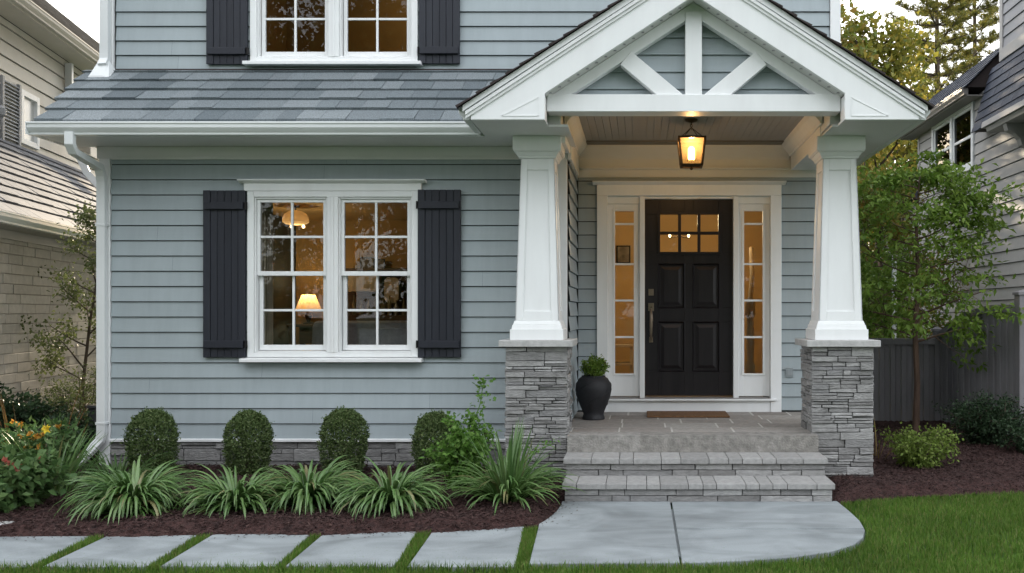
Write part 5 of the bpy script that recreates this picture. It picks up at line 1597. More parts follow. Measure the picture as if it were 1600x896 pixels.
def stem_bush(name, label, cat, loc, mat, h, r, stems, per, leaf, wd, seed, spread=0.05, bark='bark', lean=0.5, group=None, up=0.35, fold=0.2):
    """a shrub of several leaning branching stems with leaves spread along them"""
    global rng
    rng = np.random.default_rng(seed); rd = random.Random(seed)
    t = thing(name, label, cat, loc, 0, group, local=True)
    tubes, anch = [], []
    for k in range(stems):
        a = 2 * math.pi * k / stems + rd.uniform(-.4, .4)
        q = rd.uniform(0.1, 1) ** 0.6
        end = Vector((math.cos(a) * r * q, math.sin(a) * r * q, h * rd.uniform(0.72, 1.0) * (1 - 0.35 * q * q)))
        b = Vector((math.cos(a) * 0.03, math.sin(a) * 0.03, -0.02))
        mid = b.lerp(end, 0.5) + Vector((0, 0, h * 0.06))
        pts = [b, b.lerp(mid, .5) + Vector((rd.uniform(-.02, .02), rd.uniform(-.02, .02), 0)), mid, mid.lerp(end, .5), end]
        tubes.append((pts, [0.008, 0.007, 0.005, 0.004, 0.002]))
        for i in range(6):
            f = 0.25 + 0.75 * i / 5
            j = min(int(f * 4), 3); anch.append(tuple(pts[j].lerp(pts[j + 1], f * 4 - j)))
            c = Vector(anch[-1]); e = c + Vector((rd.gauss(0, 1), rd.gauss(0, 1), rd.gauss(0.2, .6))).normalized() * r * rd.uniform(0.15, 0.4)
            e.z = max(e.z, 0.03)
            tubes.append(([c, c.lerp(e, .5), e], [0.003, 0.0025, 0.0015])); anch.append(tuple(e)); anch.append(tuple(c.lerp(e, .5)))
    V, Fc = leaf_cloud(anch, per, (spread, spread, spread * 0.8), leaf, wd, center=(0, 0, h * 0.35), up=up, fold=fold)
    V[:, 2] = np.maximum(V[:, 2], 0.005)
    link('foliage', np_mesh('foliage', V, Fc), mat, t)
    tubes_mesh(tubes).build('stem', M[bark], t)
    return t, anch

# lime green leafy shrub with a tall leading shoot
rng = np.random.default_rng(140)
t, an = stem_bush('leafy_shrub', 'tall lime green broad leaved shrub with a slender leading shoot, between boxwood and strap leaves', 'shrub', (-1.41, 7.55, 0.03), M['lime'], 0.64, 0.215, 16, 9, (0.03, 0.06), (0.02, 0.04), 141, 0.03)
lead = [(0.02, 0, 0.3), (0.07, 0, 0.55), (0.13, -0.01, 0.72), (0.15, -0.01, 0.86), (0.16, -0.01, 0.93)]
mb = MB(); mb.tube(lead, [0.006, 0.005, 0.004, 0.003, 0.002], 6); mb.build('leading_shoot', M['lime'], t)
C = np.array([np.array(lead[i]) * (1 - f) + np.array(lead[i + 1]) * f for i in range(4) for f in (0, .25, .5, .75)])
V, Fc = leaf_cloud(C, 7, (0.035, 0.03, 0.02), (0.03, 0.05), (0.02, 0.034)); link('shoot_leaves', np_mesh('shoot_leaves', V, Fc), M['lime'], t)

# potted plant in the urn
rng = np.random.default_rng(150)
t = thing('potted_plant', 'small bushy green plant growing in the black urn', 'plant', (ux, uy, PF + 0.408), 0, None, local=True)
C = rand_dirs(90) * rng.uniform(0.3, 1, (90, 1)) ** 0.5 * np.array([0.125, 0.125, 0.10]) + np.array([0.01, 0, 0.105])
V, Fc = leaf_cloud(C, 22, (0.014, 0.014, 0.014), (0.016, 0.03), (0.012, 0.02), center=(0, 0, 0.03)); link('foliage', np_mesh('foliage', V, Fc), M['dogwood'], t)
mb = MB()
for k in range(14):
    c = C[k * 6]; mb.tube([(c[0] * .2, c[1] * .2, -0.01), (c[0] * .6, c[1] * .6, 0.05), tuple(c)], [0.004, 0.003, 0.002], 5)
mb.tube([(0.06, 0, 0.0), (0.10, -0.02, 0.06), (0.12, -0.02, 0.15)], [0.005, 0.004, 0.004], 6); mb.tube([(0.12, -0.02, 0.145), (0.115, -0.02, 0.16)], [0.012, 0.010], 8)
mb.build('stem', M['bark'], t)

# ------------------------------------------------------------------ left flower bed
stem_bush('dark_shrub', 'dark leaved rounded shrub at the left edge, in front of the brick wall', 'shrub', (-6.15, 9.1, 0.02), M['darkleaf'], 0.72, 0.42, 26, 16, (0.04, 0.07), (0.022, 0.036), 160, 0.045)
stem_bush('olive_shrub', 'loose olive green shrub below the thin sapling by the brick wall', 'shrub', (-5.75, 9.75, 0.02), M['olive'], 0.95, 0.42, 22, 12, (0.02, 0.04), (0.012, 0.022), 161, 0.06)
def flower_bush(name, label, loc, seed, h, r, leafm, petal, nfl, stems=18, per=8, leaf=(0.05, 0.085), wd=(0.035, 0.06)):
    t, an = stem_bush(name, label, 'flowers', loc, M[leafm], h, r, stems, per, leaf, wd, seed, 0.045, up=0.9, fold=0.12)
    an = np.array(an); rd_ = np.random.default_rng(seed + 1)
    top = an[np.argsort(-(an[:, 2] - 0.35 * np.abs(an[:, 1] + r * .6)))][:nfl * 3]
    C = top[rd_.permutation(len(top))[:nfl]] + np.array([0, -0.03, 0.03])
    for c in C:
        n = 9
        V, Fc = leaf_arrays(np.repeat(c[None], n, 0), unit(rand_dirs(n) + np.array([0, -.2, 0.5])), rand_dirs(n), rng.uniform(0.026, 0.044, n), rng.uniform(0.02, 0.034, n), 0.2, 0)
        link('flower', np_mesh('flower', V, Fc), M[petal], t)
    return t
flower_bush('bedding_plant', 'broad leaved bedding plant with coral red blooms in the front left corner', (-4.62, 6.85, 0.02), 170, 0.42, 0.36, 'begonia', 'pink', 16)
flower_bush('bedding_plant', 'broad leaved bedding plant with pale salmon blooms at the left edge of the bed', (-5.1, 7.3, 0.02), 172, 0.46, 0.36, 'begonia', 'pink', 12)
flower_bush('lily_plant', 'orange flowering leafy plant behind the coral red bedding plant', (-4.95, 7.75, 0.02), 174, 0.62, 0.34, 'begonia', 'orange', 18, leaf=(0.05, 0.09), wd=(0.02, 0.034))
rng = np.random.default_rng(180)
t = thing('iris_clump', 'upright green sword leaved clump with one yellow bloom, left of the downspout', 'plant', (-4.66, 7.42, 0.02), 0, None, local=True)
V, Fc = strap_leaves(90, (0.35, 0.62), (0.016, 0.028), (0.0, 0.55), 0.6, spread=0.16); link('leaves', np_mesh('leaves', V, Fc, True), M['lily'], t)
n = 14
V, Fc = leaf_arrays(np.repeat(np.array([[0.05, -0.12, 0.56]]), n, 0), unit(rand_dirs(n) + np.array([0, -.3, .4])), rand_dirs(n), rng.uniform(0.03, 0.055, n), rng.uniform(0.02, 0.03, n), 0.2, 0)
link('flower', np_mesh('flower', V, Fc), M['yellow'], t)
t = thing('bronze_spire_plant', 'thin bronze tipped spires rising behind the orange flowers', 'plant', (-5.5, 8.5, 0.02), 0, None, local=True)
V, Fc = strap_leaves(15, (0.5, 0.95), (0.01, 0.018), (0.0, 0.3), 0.3, spread=0.36); link('leaves', np_mesh('leaves', V, Fc, True), M['bronzeleaf'], t)
t = thing('strap_leaf_plant', 'darker drooping grassy clump at the foot of the downspout', 'plant', (-4.42, 7.95, 0.02), 0, None, local=True)
V, Fc = strap_leaves(120, (0.3, 0.55), (0.01, 0.018), (0.2, 0.9), 1.3, spread=0.13); link('leaves', np_mesh('leaves', V, Fc, True), M['begonia'], t)
stem_bush('dark_shrub', 'low dark green shrub in the corner between house and brick wall', 'shrub', (-5.45, 8.9, 0.02), M['darkleaf'], 0.5, 0.34, 18, 14, (0.035, 0.06), (0.02, 0.03), 165, 0.045)
mb = MB(); mb.lathe([(0.0, 0), (0.12, 0.005), (0.13, 0.03), (0.09, 0.05), (0, 0.055)], 9, (-4.38, 6.42, 0.0))
o = mb.build('flat_stone', M['cap'], None, 0.01, org=(-4.38, 6.42, 0.0)); tag(o, 'flat weathered stone lying on the mulch by the path', 'stone')
t = thing('utility_box', 'dark grey utility box on the ground beside the house corner', 'utility box', (-5.3, 9.6, 0.0))
mb = MB(); mb.box(-5.55, -5.15, 9.45, 9.75, 0, 0.52); mb.build('case', pmat('dark_box', (0.05, 0.052, 0.058), 0.6), t, 0.01)
mb = MB(); mb.box(-5.57, -5.13, 9.43, 9.77, 0.521, 0.55); mb.build('lid', pmat('dark_lid', (0.06, 0.062, 0.068), 0.5), t, 0.008)

# ------------------------------------------------------------------ trees
def tree(name, label, loc, rotz, group, seed, trunk, branches, crown_mat, bark, per, spread, leaf, wd, depth=2, kids=(3, 5), sp=0.9, up=0.25, shrink=0.62, upn=0.35, bias=0.5):
    """trunk = (list of points, radii); branches = list of (fraction along trunk, direction, length, radius)"""
    global rng
    rng = np.random.default_rng(seed); rd = random.Random(seed)
    t = thing(name, label, 'tree', loc, rotz, group, local=True)
    tubes, anch = [], []
    pts = [Vector(p) for p in trunk[0]]
    tubes.append((pts, trunk[1]))
    n = len(pts) - 1
    for f, d, l, r_ in branches:
        i = min(int(f * n), n - 1)
        q = pts[i].lerp(pts[i + 1], f * n - i)
        grow(q, d, l, r_, depth, rd, tubes, anch, sp, kids, shrink, up)
    V, Fc = leaf_cloud(anch, per, spread, leaf, wd, out_bias=bias, up=upn)
    link('crown', np_mesh('crown', V, Fc), crown_mat, t)
    tubes_mesh(tubes).build('trunk', M[bark], t)
    return t

# small tree at the right front corner
rd = random.Random(8)
tr_pts = [(0, 0, -0.05), (0.02, 0, 0.6), (0.0, 0.02, 1.2), (0.03, 0, 1.8), (0.02, 0.03, 2.5), (0.05, 0, 3.1)]
br = []
for k in range(30):
    f = 0.36 + 0.62 * k / 29
    a = k * 2.4 + rd.uniform(-.3, .3)
    z = f * 3.1
    l = np.interp(z, [1.1, 1.5, 2.2, 2.8, 3.1], [0.62, 0.85, 0.74, 0.48, 0.28])
    br.append((f, (math.cos(a), math.sin(a) , 0.25), l, 0.016 * (1.15 - f * 0.6)))
tree('small_tree', 'small green layered tree with thin brown trunk, in front of the grey fence', (3.28, 11.2, 0.05), 0, None, 200, (tr_pts, [0.045, 0.036, 0.033, 0.027, 0.018, 0.006]), br, M['dogwood'], 'bark_red',
     13, (0.09, 0.09, 0.02), (0.055, 0.10), (0.030, 0.052), depth=2, kids=(2, 4), sp=0.85, up=0.06, shrink=0.6, upn=1.4)
# thin sapling by the brick wall
tr_pts = [(0, 0, -0.05), (-0.05, 0, 0.7), (0.03, 0, 1.4), (0.12, 0.02, 2.0), (0.2, 0, 2.5)]
br = []
for k in range(18):
    f = 0.22 + 0.76 * k / 17; a = k * 2.4
    br.append((f, (math.cos(a) - 0.15, math.sin(a) * 0.6, 0.55), 0.5 * (1.25 - f * 0.8), 0.010))
tree('sapling', 'thin straggly sapling with sparse small leaves between brick wall and house', (-6.02, 10.25, 0.0), 0, None, 210, (tr_pts, [0.022, 0.018, 0.014, 0.009, 0.004]), br, M['olive'], 'bark',
     17, (0.055, 0.055, 0.045), (0.028, 0.055), (0.018, 0.034), depth=1, kids=(3, 5), sp=0.7, up=0.2, shrink=0.55, upn=0.6)

def broadleaf(name, label, loc, seed, h, r, crown_mat, per, leaf, wd, trunk_h=0.3, group=None, spread=0.28, bark='bark', nb=16, depth=2):
    rd = random.Random(seed)
    pts = [(0, 0, -0.1), (rd.uniform(-.1, .1), 0, h * 0.25), (rd.uniform(-.2, .2), rd.uniform(-.2, .2), h * 0.5), (rd.uniform(-.2, .2), rd.uniform(-.2, .2), h * 0.75), (0, 0, h * 0.92)]
    R0 = 0.018 * h
    br = []
    for k in range(nb):
        f = trunk_h + (0.97 - trunk_h) * k / (nb - 1); a = k * 2.4 + rd.uniform(-.3, .3)
        g = (f - trunk_h) / (1 - trunk_h)
        l = r * np.interp(g, [0, 0.3, 0.7, 1], [0.7, 0.85, 0.6, 0.35])
        br.append((f, (math.cos(a), math.sin(a), 0.3 + 0.5 * g), l, R0 * 0.35))
    return tree(name, label, loc, rd.uniform(0, 6), group, seed, (pts, [R0, R0 * .8, R0 * .6, R0 * .4, R0 * .12]), br, crown_mat, bark, per, (spread, spread, spread * .8), leaf, wd, depth=depth, kids=(3, 4), sp=0.75, up=0.2, shrink=0.6)

AT = lambda px, d: (px - 1000) / 1470 * d
broadleaf('autumn_tree', 'yellowing broadleaf tree rising beside the upper right corner board', (AT(1352, 27), 27, -0.1), 300, 9.8, 2.3, M['autumn'], 11, (0.14, 0.26), (0.10, 0.18), 0.2, spread=0.24, nb=20)
broadleaf('autumn_tree', 'yellow green tree between the gable eave and the pines', (AT(1395, 33), 33, -0.1), 301, 7.6, 2.3, M['autumn'], 11, (0.14, 0.26), (0.10, 0.18), 0.2, spread=0.24, nb=18)
broadleaf('garden_tree', 'green and gold garden tree just right of the right porch column', (AT(1380, 17.5), 17.5, -0.1), 302, 3.9, 1.25, M['hedge'], 12, (0.07, 0.13), (0.045, 0.08), 0.12, spread=0.13, nb=20)
broadleaf('garden_tree', 'low green and gold tree behind the small layered tree', (AT(1432, 21), 21, -0.1), 303, 4.3, 1.3, M['hedge'], 11, (0.08, 0.14), (0.05, 0.09), 0.1, spread=0.15, nb=18)
broadleaf('garden_tree', 'darker garden tree low behind the fence beside the right column', (AT(1362, 14.6), 14.6, -0.1), 304, 2.2, 0.75, M['dogwood'], 12, (0.06, 0.1), (0.035, 0.06), 0.08, spread=0.10, nb=18)

def pine(label, loc, h, seed, r=2.6):
    global rng
    rng = np.random.default_rng(seed); rd = random.Random(seed)
    t = thing('pine_tree', label, 'tree', loc, 0, 'pines behind the houses', local=True)
    tubes = [([Vector((0, 0, -0.1)), Vector((0.05, 0, h * 0.5)), Vector((0, 0, h))], [0.22, 0.14, 0.02])]
    tuft = []
    z = h * 0.22
    while z < h * 0.98:
        k = rd.randint(4, 6); a0 = rd.uniform(0, 6)
        for i in range(k):
            a = a0 + i * 6.283 / k + rd.uniform(-.25, .25)
            f = (z - h * .22) / (h * .76)
            l = r * np.interp(f, [0, 0.25, 0.7, 1], [0.85, 1, 0.62, 0.12]) * rd.uniform(0.65, 1.15)
            p = Vector((0, 0, z)); d = Vector((math.cos(a), math.sin(a), 0.05))
            pts = [p.copy()]
            for s in range(5):
                p = p + d * l / 5; d.z += 0.09; pts.append(p.copy())
            tubes.append((pts, [0.035, 0.03, 0.022, 0.016, 0.011, 0.006]))
            for s in range(2, 6):
                m = 3 + s // 2
                for q in range(m):
                    c = pts[s - 1].lerp(pts[s], rd.random())
                    sd_ = Vector((-math.sin(a), math.cos(a), 0)) * rd.uniform(-1, 1) * (0.13 * l + 0.12) * (1.25 - 0.12 * s)
                    e = c + sd_ + d * rd.uniform(0, 0.15) * l * 0.5 + Vector((0, 0, rd.uniform(0, 0.14)))
                    tubes.append(([c, e], [0.008, 0.004])); tuft.append((e, (e - c).normalized()))
        z += h * rd.uniform(0.028, 0.048)
    n = 34
    P = np.repeat(np.array([tuple(e) for e, _ in tuft]), n, 0); D0 = np.repeat(np.array([tuple(d) for _, d in tuft]), n, 0)
    P = P - D0 * rng.uniform(0, 0.14, (len(P), 1))
    D = unit(rand_dirs(len(P)) + D0 * 0.7 + np.array([0, 0, 0.35]))
    V, Fc = leaf_arrays(P, D, rand_dirs(len(P)), rng.uniform(0.14, 0.26, len(P)), rng.uniform(0.016, 0.03, len(P)), 0.1, 0)
    link('crown', np_mesh('crown', V, Fc), M['needle'], t)
    tubes_mesh(tubes).build('trunk', M['bark'], t)
    return t
pine('tall open branched pine, the left one of the two behind the fence', (AT(1463, 34), 34, -0.1), 15.5, 310, 3.0)
pine('tall pine standing right behind its neighbour, beside the taupe house', (AT(1522, 39), 39, -0.1), 17.5, 311, 3.2)

# ------------------------------------------------------------------ right bed and fence
stem_bush('dark_shrub', 'dense dark green rounded shrub in front of the arched fence panel', 'shrub', (3.78, 10.25, 0.03), M['darkleaf'], 0.56, 0.40, 30, 14, (0.025, 0.045), (0.014, 0.024), 220, 0.045)
stem_bush('dark_shrub', 'dark green shrub half cut off by the right edge of the photo', 'shrub', (4.05, 9.55, 0.03), M['darkleaf'], 0.36, 0.34, 22, 14, (0.025, 0.045), (0.014, 0.024), 221, 0.045)
stem_bush('lime_shrub', 'low loose lime green shrub alone on the right mulch bed', 'shrub', (2.62, 8.75, 0.03), leafmat('yellow_lime_leaf', [(0.11, 0.17, 0.03), (0.165, 0.235, 0.045), (0.22, 0.28, 0.07)], 0.4), 0.40, 0.34, 24, 8, (0.025, 0.045), (0.016, 0.028), 222, 0.035)
t = thing('dry_plant', 'withered yellowish stalks leaning beside the right stone pier', 'plant', (2.32, 9.2, 0.03), 0, None, local=True)
rng = np.random.default_rng(225)
V, Fc = strap_leaves(16, (0.25, 0.5), (0.006, 0.012), (0.1, 0.8), 1.0, spread=0.08, seg=6); link('leaves', np_mesh('leaves', V, Fc, True), leafmat('dry_stalk', [(0.16, 0.11, 0.035), (0.22, 0.17, 0.06)], 0.2), t)

fence = thing('fence', 'dark grey vertical board fence with a swept arched panel at the right', 'fence', (3.5, 12.0, 0))
def fence_run(p0, p1, topf, seed, n):
    p0 = Vector(p0); p1 = Vector(p1); d = (p1 - p0); L_ = d.length; d.normalize(); nn = Vector((d.y, -d.x))
    if nn.y > 0: nn = -nn
    rd = random.Random(seed)
    mb = MB(); cap = MB()
    for i in range(n):
        a, b = L_ * i / n, L_ * (i + 1) / n
        o_ = 0.0 if i % 2 else 0.012
        A = p0 + d * (a + 0.003); B = p0 + d * (b - 0.003)
        za, zb = topf(a / L_), topf(b / L_)
        f = nn * (0.012 + o_); k = -nn * 0.01
        mb.hexa([(A.x + f.x, A.y + f.y, -0.03), (B.x + f.x, B.y + f.y, -0.03), (B.x + k.x, B.y + k.y, -0.03), (A.x + k.x, A.y + k.y, -0.03),
                 (A.x + f.x, A.y + f.y, za), (B.x + f.x, B.y + f.y, zb), (B.x + k.x, B.y + k.y, zb), (A.x + k.x, A.y + k.y, za)])
    m = 20
    for i in range(m):
        a, b = i / m, (i + 1) / m
        A = p0 + d * L_ * a; B = p0 + d * L_ * b; za, zb = topf(a), topf(b)
        f = nn * 0.045; k = -nn * 0.035
        cap.hexa([(A.x + f.x, A.y + f.y, za - 0.065), (B.x + f.x, B.y + f.y, zb - 0.065), (B.x + k.x, B.y + k.y, zb - 0.065), (A.x + k.x, A.y + k.y, za - 0.065),
                  (A.x + f.x, A.y + f.y, za + 0.015), (B.x + f.x, B.y + f.y, zb + 0.015), (B.x + k.x, B.y + k.y, zb + 0.015), (A.x + k.x, A.y + k.y, za + 0.015)])
    pn = mb.build('board_panel', M['fence'], fence, 0.002)
    cap.build('top_rail', M['fence'], pn)
def sweep(f):
    return 1.20 + 0.36 * (1 - (1 - min(f / 0.8, 1)) ** 2)
fence_run((1.99, 12.45), (3.89, 12.45), lambda f: 1.13, 1, 26)
fence_run((3.97, 12.42), (4.25, 10.55), sweep, 2, 26)
for x, y, z, wd in ((3.93, 12.45, 1.24, 0.045), (4.26, 10.45, 1.68, 0.075)):
    mb = MB(); mb.box(x - wd, x + wd, y - wd, y + wd, -0.05, z); p = mb.build('post', M['fence'], fence, 0.004)
    mb = MB(); mb.frustum(x, y, z + 0.0005, z + 0.03, wd + 0.015, wd + 0.015); mb.frustum(x, y, z + 0.0305, z + 0.06, wd + 0.005, 0.01); mb.build('post_cap', M['fence'], p)

t = thing('post_lamp', 'white lamp post with curved dark hood, behind the fence beside the right column', 'lamp post', (AT(1397, 14), 14, 0))
px_ = AT(1397, 14)
mb = MB(); mb.tube([(px_, 14, -0.05), (px_, 14, 2.25)], 0.035, 10); mb.build('post', M['white'], t)
mb = MB(); mb.tube([(px_, 14, 2.2), (px_ - 0.02, 14, 2.33), (px_ - 0.1, 14, 2.38), (px_ - 0.2, 14, 2.33), (px_ - 0.24, 14, 2.26)], [0.03, 0.03, 0.026, 0.02, 0.02], 8); mb.build('arm', M['white'], t, smooth=True)
mb = MB(); mb.lathe([(0.03, 0.06), (0.06, 0.03), (0.085, -0.04), (0.08, -0.045)], 16, (px_ - 0.24, 14, 2.21)); mb.build('hood', M['bronze'], t, smooth=True)

# ================================================================== NEIGHBOURS
# right: taupe sided house, its long wall running away from us
XN = 6.0
n1 = thing('neighbour_house', 'taupe lap sided house with blue black mansard roof on the right', 'house', (XN, 14, 0))
wy0, wy1 = 16.93, 19.12
whole = (wy0, wy1, 4.17, 5.22)
mb = MB(); wall_core(mb, facing_left(XN), 9.5, 20.2, -0.1, 5.35, [whole]); wall_core(mb, facing_left(XN + 0.001), 20.2, 24, -0.1, 3.9)
mb.box(XN + 0.141, 14, 20.0, 20.14, -0.1, 5.35); mb.box(XN + 0.142, 14, 23.8, 23.95, -0.1, 3.9); mb.box(XN + 0.14, 14, 9.5, 9.64, -0.1, 4.5)
mb.build('wall', M['wall_core'], n1)
mb = MB(); siding(mb, facing_left(XN), 9.5, 20.2, 0.1, 5.35, exp=0.20, holes=[(wy0 - 0.09, wy1 + 0.09, 4.08, 5.31)], seed=50, wb=0.026); siding(mb, facing_left(XN + 0.001), 20.2, 24, 0.1, 3.9, exp=0.2, seed=51)
mb.build('siding', M['greysiding'], n1)
mb = MB()
fx = lambda u0, u1, z0, z1, a=0.05, b=-0.05: mb.box(XN - a, XN - b, u0, u1, z0, z1)
fx(wy0 - 0.1, wy0, 4.07, 5.32); fx(wy1, wy1 + 0.1, 4.07, 5.32); fx(wy0, wy1, 5.22, 5.319); fx(wy0, wy1, 4.07, 4.17); fx((wy0 + wy1) / 2 - 0.06, (wy0 + wy1) / 2 + 0.06, 4.1705, 5.2195)
wn = mb.build('window', M['white'], n1, 0.003)
for k in range(2):
    a, b = (wy0, (wy0 + wy1) / 2 - 0.06) if k == 0 else ((wy0 + wy1) / 2 + 0.06, wy1)
    mb = MB(); mb.box(XN - 0.02, XN + 0.02, a, a + 0.05, 4.17, 5.22); mb.box(XN - 0.02, XN + 0.02, b - 0.05, b, 4.17, 5.22); mb.box(XN - 0.0195, XN + 0.02, a + 0.05, b - 0.05, 5.17, 5.2195); mb.box(XN - 0.0195, XN + 0.02, a + 0.05, b - 0.05, 4.1705, 4.22); mb.box(XN - 0.021, XN + 0.02, a + 0.05, b - 0.05, 4.66, 4.71)
    mb.build('sash', M['white'], wn)
    mb = MB(); mb.box(XN + 0.0, XN + 0.004, a + 0.05, b - 0.05, 4.22, 5.17); mb.build('pane', glassmat('bright_glass', (0.2, 0.2, 0.2), 2.2), wn)
mb = MB(); mb.box(XN + 0.145, XN + 0.2, wy0 - 0.3, wy1 + 0.3, 4.0, 5.34); mb.build('room_backing', M['wood_dark'], n1)
mb = MB(); mb.box(XN - 0.03, XN - 0.001, 20.12, 20.24, 3.9, 5.3); mb.build('corner_board', M['greysiding'], n1)
# far wing eave and steep roof
mb = MB(); pr = ogee(0, 0, 1); mb.prism([(XN - 0.30 + p[0], 5.42 + p[1] * 1.2) for p in pr], 'y', 16.4, 20.6)
mb.build('gutter', pmat('taupe_gutter', (0.30, 0.27, 0.25), 0.4), n1)
mb = MB(); mb.box(XN - 0.30, XN - 0.001, 16.4, 20.6, 5.27, 5.29); mb.box(XN - 0.2995, XN - 0.28, 16.4, 20.6, 5.2905, 5.42); mb.build('soffit', pmat('taupe_soffit', (0.30, 0.28, 0.265), 0.6), n1)
def rsl(p0, p1):      # slope map: u along depth (Y), v up from p0 to p1 in XZ
    d = Vector((p1[0] - p0[0], p1[1] - p0[1])); L_ = d.length; d.normalize(); nn = Vector((-d.y, d.x))
    return (lambda u, v, h: (p0[0] + d.x * v + nn.x * h, u, p0[1] + d.y * v + nn.y * h)), L_
mf, L_ = rsl((XN - 0.34, 5.42), (XN + 0.5, 6.28))
mb = MB(); shingles(mb, mf, 16.3, 20.7, L_, exp=0.16, seed=52, th=0.012)
r1 = mb.build('roof', M['slate_d'], n1)
mb = MB(); mb.prism([(XN - 0.33, 5.41), (XN + 0.5, 6.27), (XN + 3, 6.6), (XN + 3, 5.41)], 'y', 16.35, 20.65); mb.build('roof_body', M['shingle_dark'], r1)
# near mansard
mf, L_ = rsl((XN - 0.24, 4.62), (XN + 0.10, 5.72))
mb = MB(); shingles(mb, mf, 9.5, 16.3, L_, exp=0.17, seed=53, th=0.014)
r2 = mb.build('mansard_roof', M['slate_d'], n1)
mb = MB(); mb.prism([(XN - 0.235, 4.61), (XN + 0.105, 5.71), (XN + 4, 5.72), (XN + 4, 4.61)], 'y', 9.5, 16.28); mb.build('roof_body', M['shingle_dark'], r2)
mb = MB(); mb.prism([(XN - 0.42, 4.50), (XN - 0.40, 4.60), (XN - 0.24, 4.61), (XN - 0.24, 4.50)], 'y', 9.5, 15.4); mb.prism([(XN - 0.36, 4.42), (XN - 0.38, 4.495), (XN - 0.0, 4.495), (XN - 0.0, 4.42)], 'y', 9.5, 15.3); mb.build('eave', M['greysiding'], n1, 0.003)
for y in (14.55, 12.6):
    mb = MB(); mb.prism([(XN - 0.03, 4.05), (XN - 0.09, 4.08), (XN - 0.12, 4.18), (XN - 0.2, 4.27), (XN - 0.31, 4.31), (XN - 0.34, 4.419), (XN - 0.03, 4.419)], 'y', y, y + 0.14); mb.build('bracket', M['greysiding'], n1, 0.004)
# upper storey
mb = MB(); wall_core(mb, facing_left(XN + 0.12), 9.5, 15.9, 5.72, 9.0); mb.box(XN + 0.261, 14, 15.76, 15.9, 5.72, 9.0); mb.box(XN + 0.26, 14, 9.5, 9.64, 5.72, 9); mb.build('wall', M['wall_core'], n1)
mb = MB(); siding(mb, facing_left(XN + 0.12), 9.5, 15.8, 5.92, 9.0, exp=0.19, seed=54, wb=0.026); mb.build('siding', pmat('cool_grey_siding', [(0.27, 0.27, 0.285), (0.30, 0.30, 0.315)], 0.6, True), n1)
mb = MB(); mb.box(XN + 0.08, XN + 0.121, 15.80, 15.93, 5.73, 9.0); mb.box(XN + 0.07, XN + 0.118, 9.5, 15.7995, 5.73, 5.92); mb.build('trim', M['greysiding'], n1, 0.003)
mb = MB(); mb.prism([(XN - 0.3, 9.0), (10, 11.2), (14.3, 9.0)], 'y', 9.2, 16.2); mb.build('roof', M['slate_d'], n1)
mb = MB(); mb.box(XN + 0.1, 14, 20.15, 24.0, 3.901, 3.95); mb.prism([(XN - 0.25, 3.95), (XN + 1.2, 5.0), (13, 5.0), (13, 3.95)], 'y', 20.2, 24.2); mb.build('roof', M['slate_d'], n1)

# left: cream house with a lower brick wing; local frame, x out towards us, y running away
n2 = thing('neighbour_house', 'cream lap sided house with low grey brick wing and slate roof on the left', 'house', (-7.2, 12.5, 0), R(12.3), None, local=True)
mb = MB(); mb.box(-0.3, -0.012, -6, 3.0, -0.1, 2.42); mb.build('brick_backing', M['brick_joint'], n2)
mb = MB(); rd = random.Random(6)
z = 0.0
while z < 2.34:
    h = 0.105; y = -6 - rd.uniform(0, 0.3)
    while y < 3.0:
        l = rd.choice((0.3, 0.34, 0.4, 0.42)); t_ = rd.uniform(-0.003, 0.004)
        mb.hexa([(-0.011, y + .003, z + .003), (t_, y + .003, z + .003), (t_, y + l - .003, z + .003), (-0.011, y + l - .003, z + .003), (-0.011, y + .003, z + h - .003), (t_, y + .003, z + h - .003), (t_, y + l - .003, z + h - .003), (-0.011, y + l - .003, z + h - .003)])
        y += l
    z += h
mb.build('brick_wall', M['brick'], n2, 0.003)
mb = MB(); mb.prism([(0.25 - p[0], 2.46 + p[1]) for p in ogee(0, 0)], 'y', -6, 3); mb.build('gutter', M['gutter'], n2)
mb = MB(); mb.box(0.0, 0.249, -6, 3, 2.345, 2.36); mb.box(0.235, 0.249, -6, 3, 2.3605, 2.46); mb.box(0.004, 0.03, -6, 3, 2.25, 2.3445); mb.build('fascia', M['greysiding'], n2)
mf, L_ = rsl((0.27, 2.47), (-1.3, 3.82))
mf2 = lambda u, v, h: (lambda p: (p[0], p[1], p[2]))((0.27 - (1.57 / L_) * v + (1.35 / L_) * h, u, 2.47 + (1.35 / L_) * v + (1.57 / L_) * h))
mb = MB(); shingles(mb, mf2, -6, 3.2, L_, exp=0.19, wd=(0.16, 0.36), th=0.018, seed=56)
r3 = mb.build('wing_roof', M['slate_l'], n2)
mb = MB(); mb.prism([(0.26, 2.461), (-1.32, 3.81), (-1.32, 2.461)], 'y', -6, 3.2); mb.build('roof_body', M['shingle_dark'], r3)
mb = MB(); mb.box(-1.6, -1.325, -6.5, 14, -0.1, 5.5); mb.build('wall', M['wall_core'], n2)
nwin = (-1.1, 0.0, 3.95, 4.62)
mb = MB(); siding(mb, lambda u, w_, z: (-1.32 + w_, u, z), -6.5, 14, 2.9, 5.45, exp=0.205, holes=[(0.94, 1.56, 3.86, 4.62)], seed=57, wb=0.028); mb.build('siding', M['cream'], n2)
mb = MB(); mb.box(-1.32, -1.27, 0.94, 1.03, 3.86, 4.62); mb.box(-1.32, -1.27, 1.47, 1.56, 3.86, 4.62); mb.box(-1.32, -1.271, 1.03, 1.47, 3.86, 3.94); mb.box(-1.32, -1.271, 1.03, 1.47, 4.54, 4.6195)
w2 = mb.build('window', M['white'], n2, 0.003)
mb = MB(); mb.box(-1.32, -1.316, 1.03, 1.47, 3.94, 4.54); mb.build('pane', pmat('blind', (0.6, 0.6, 0.58), 0.25), w2)
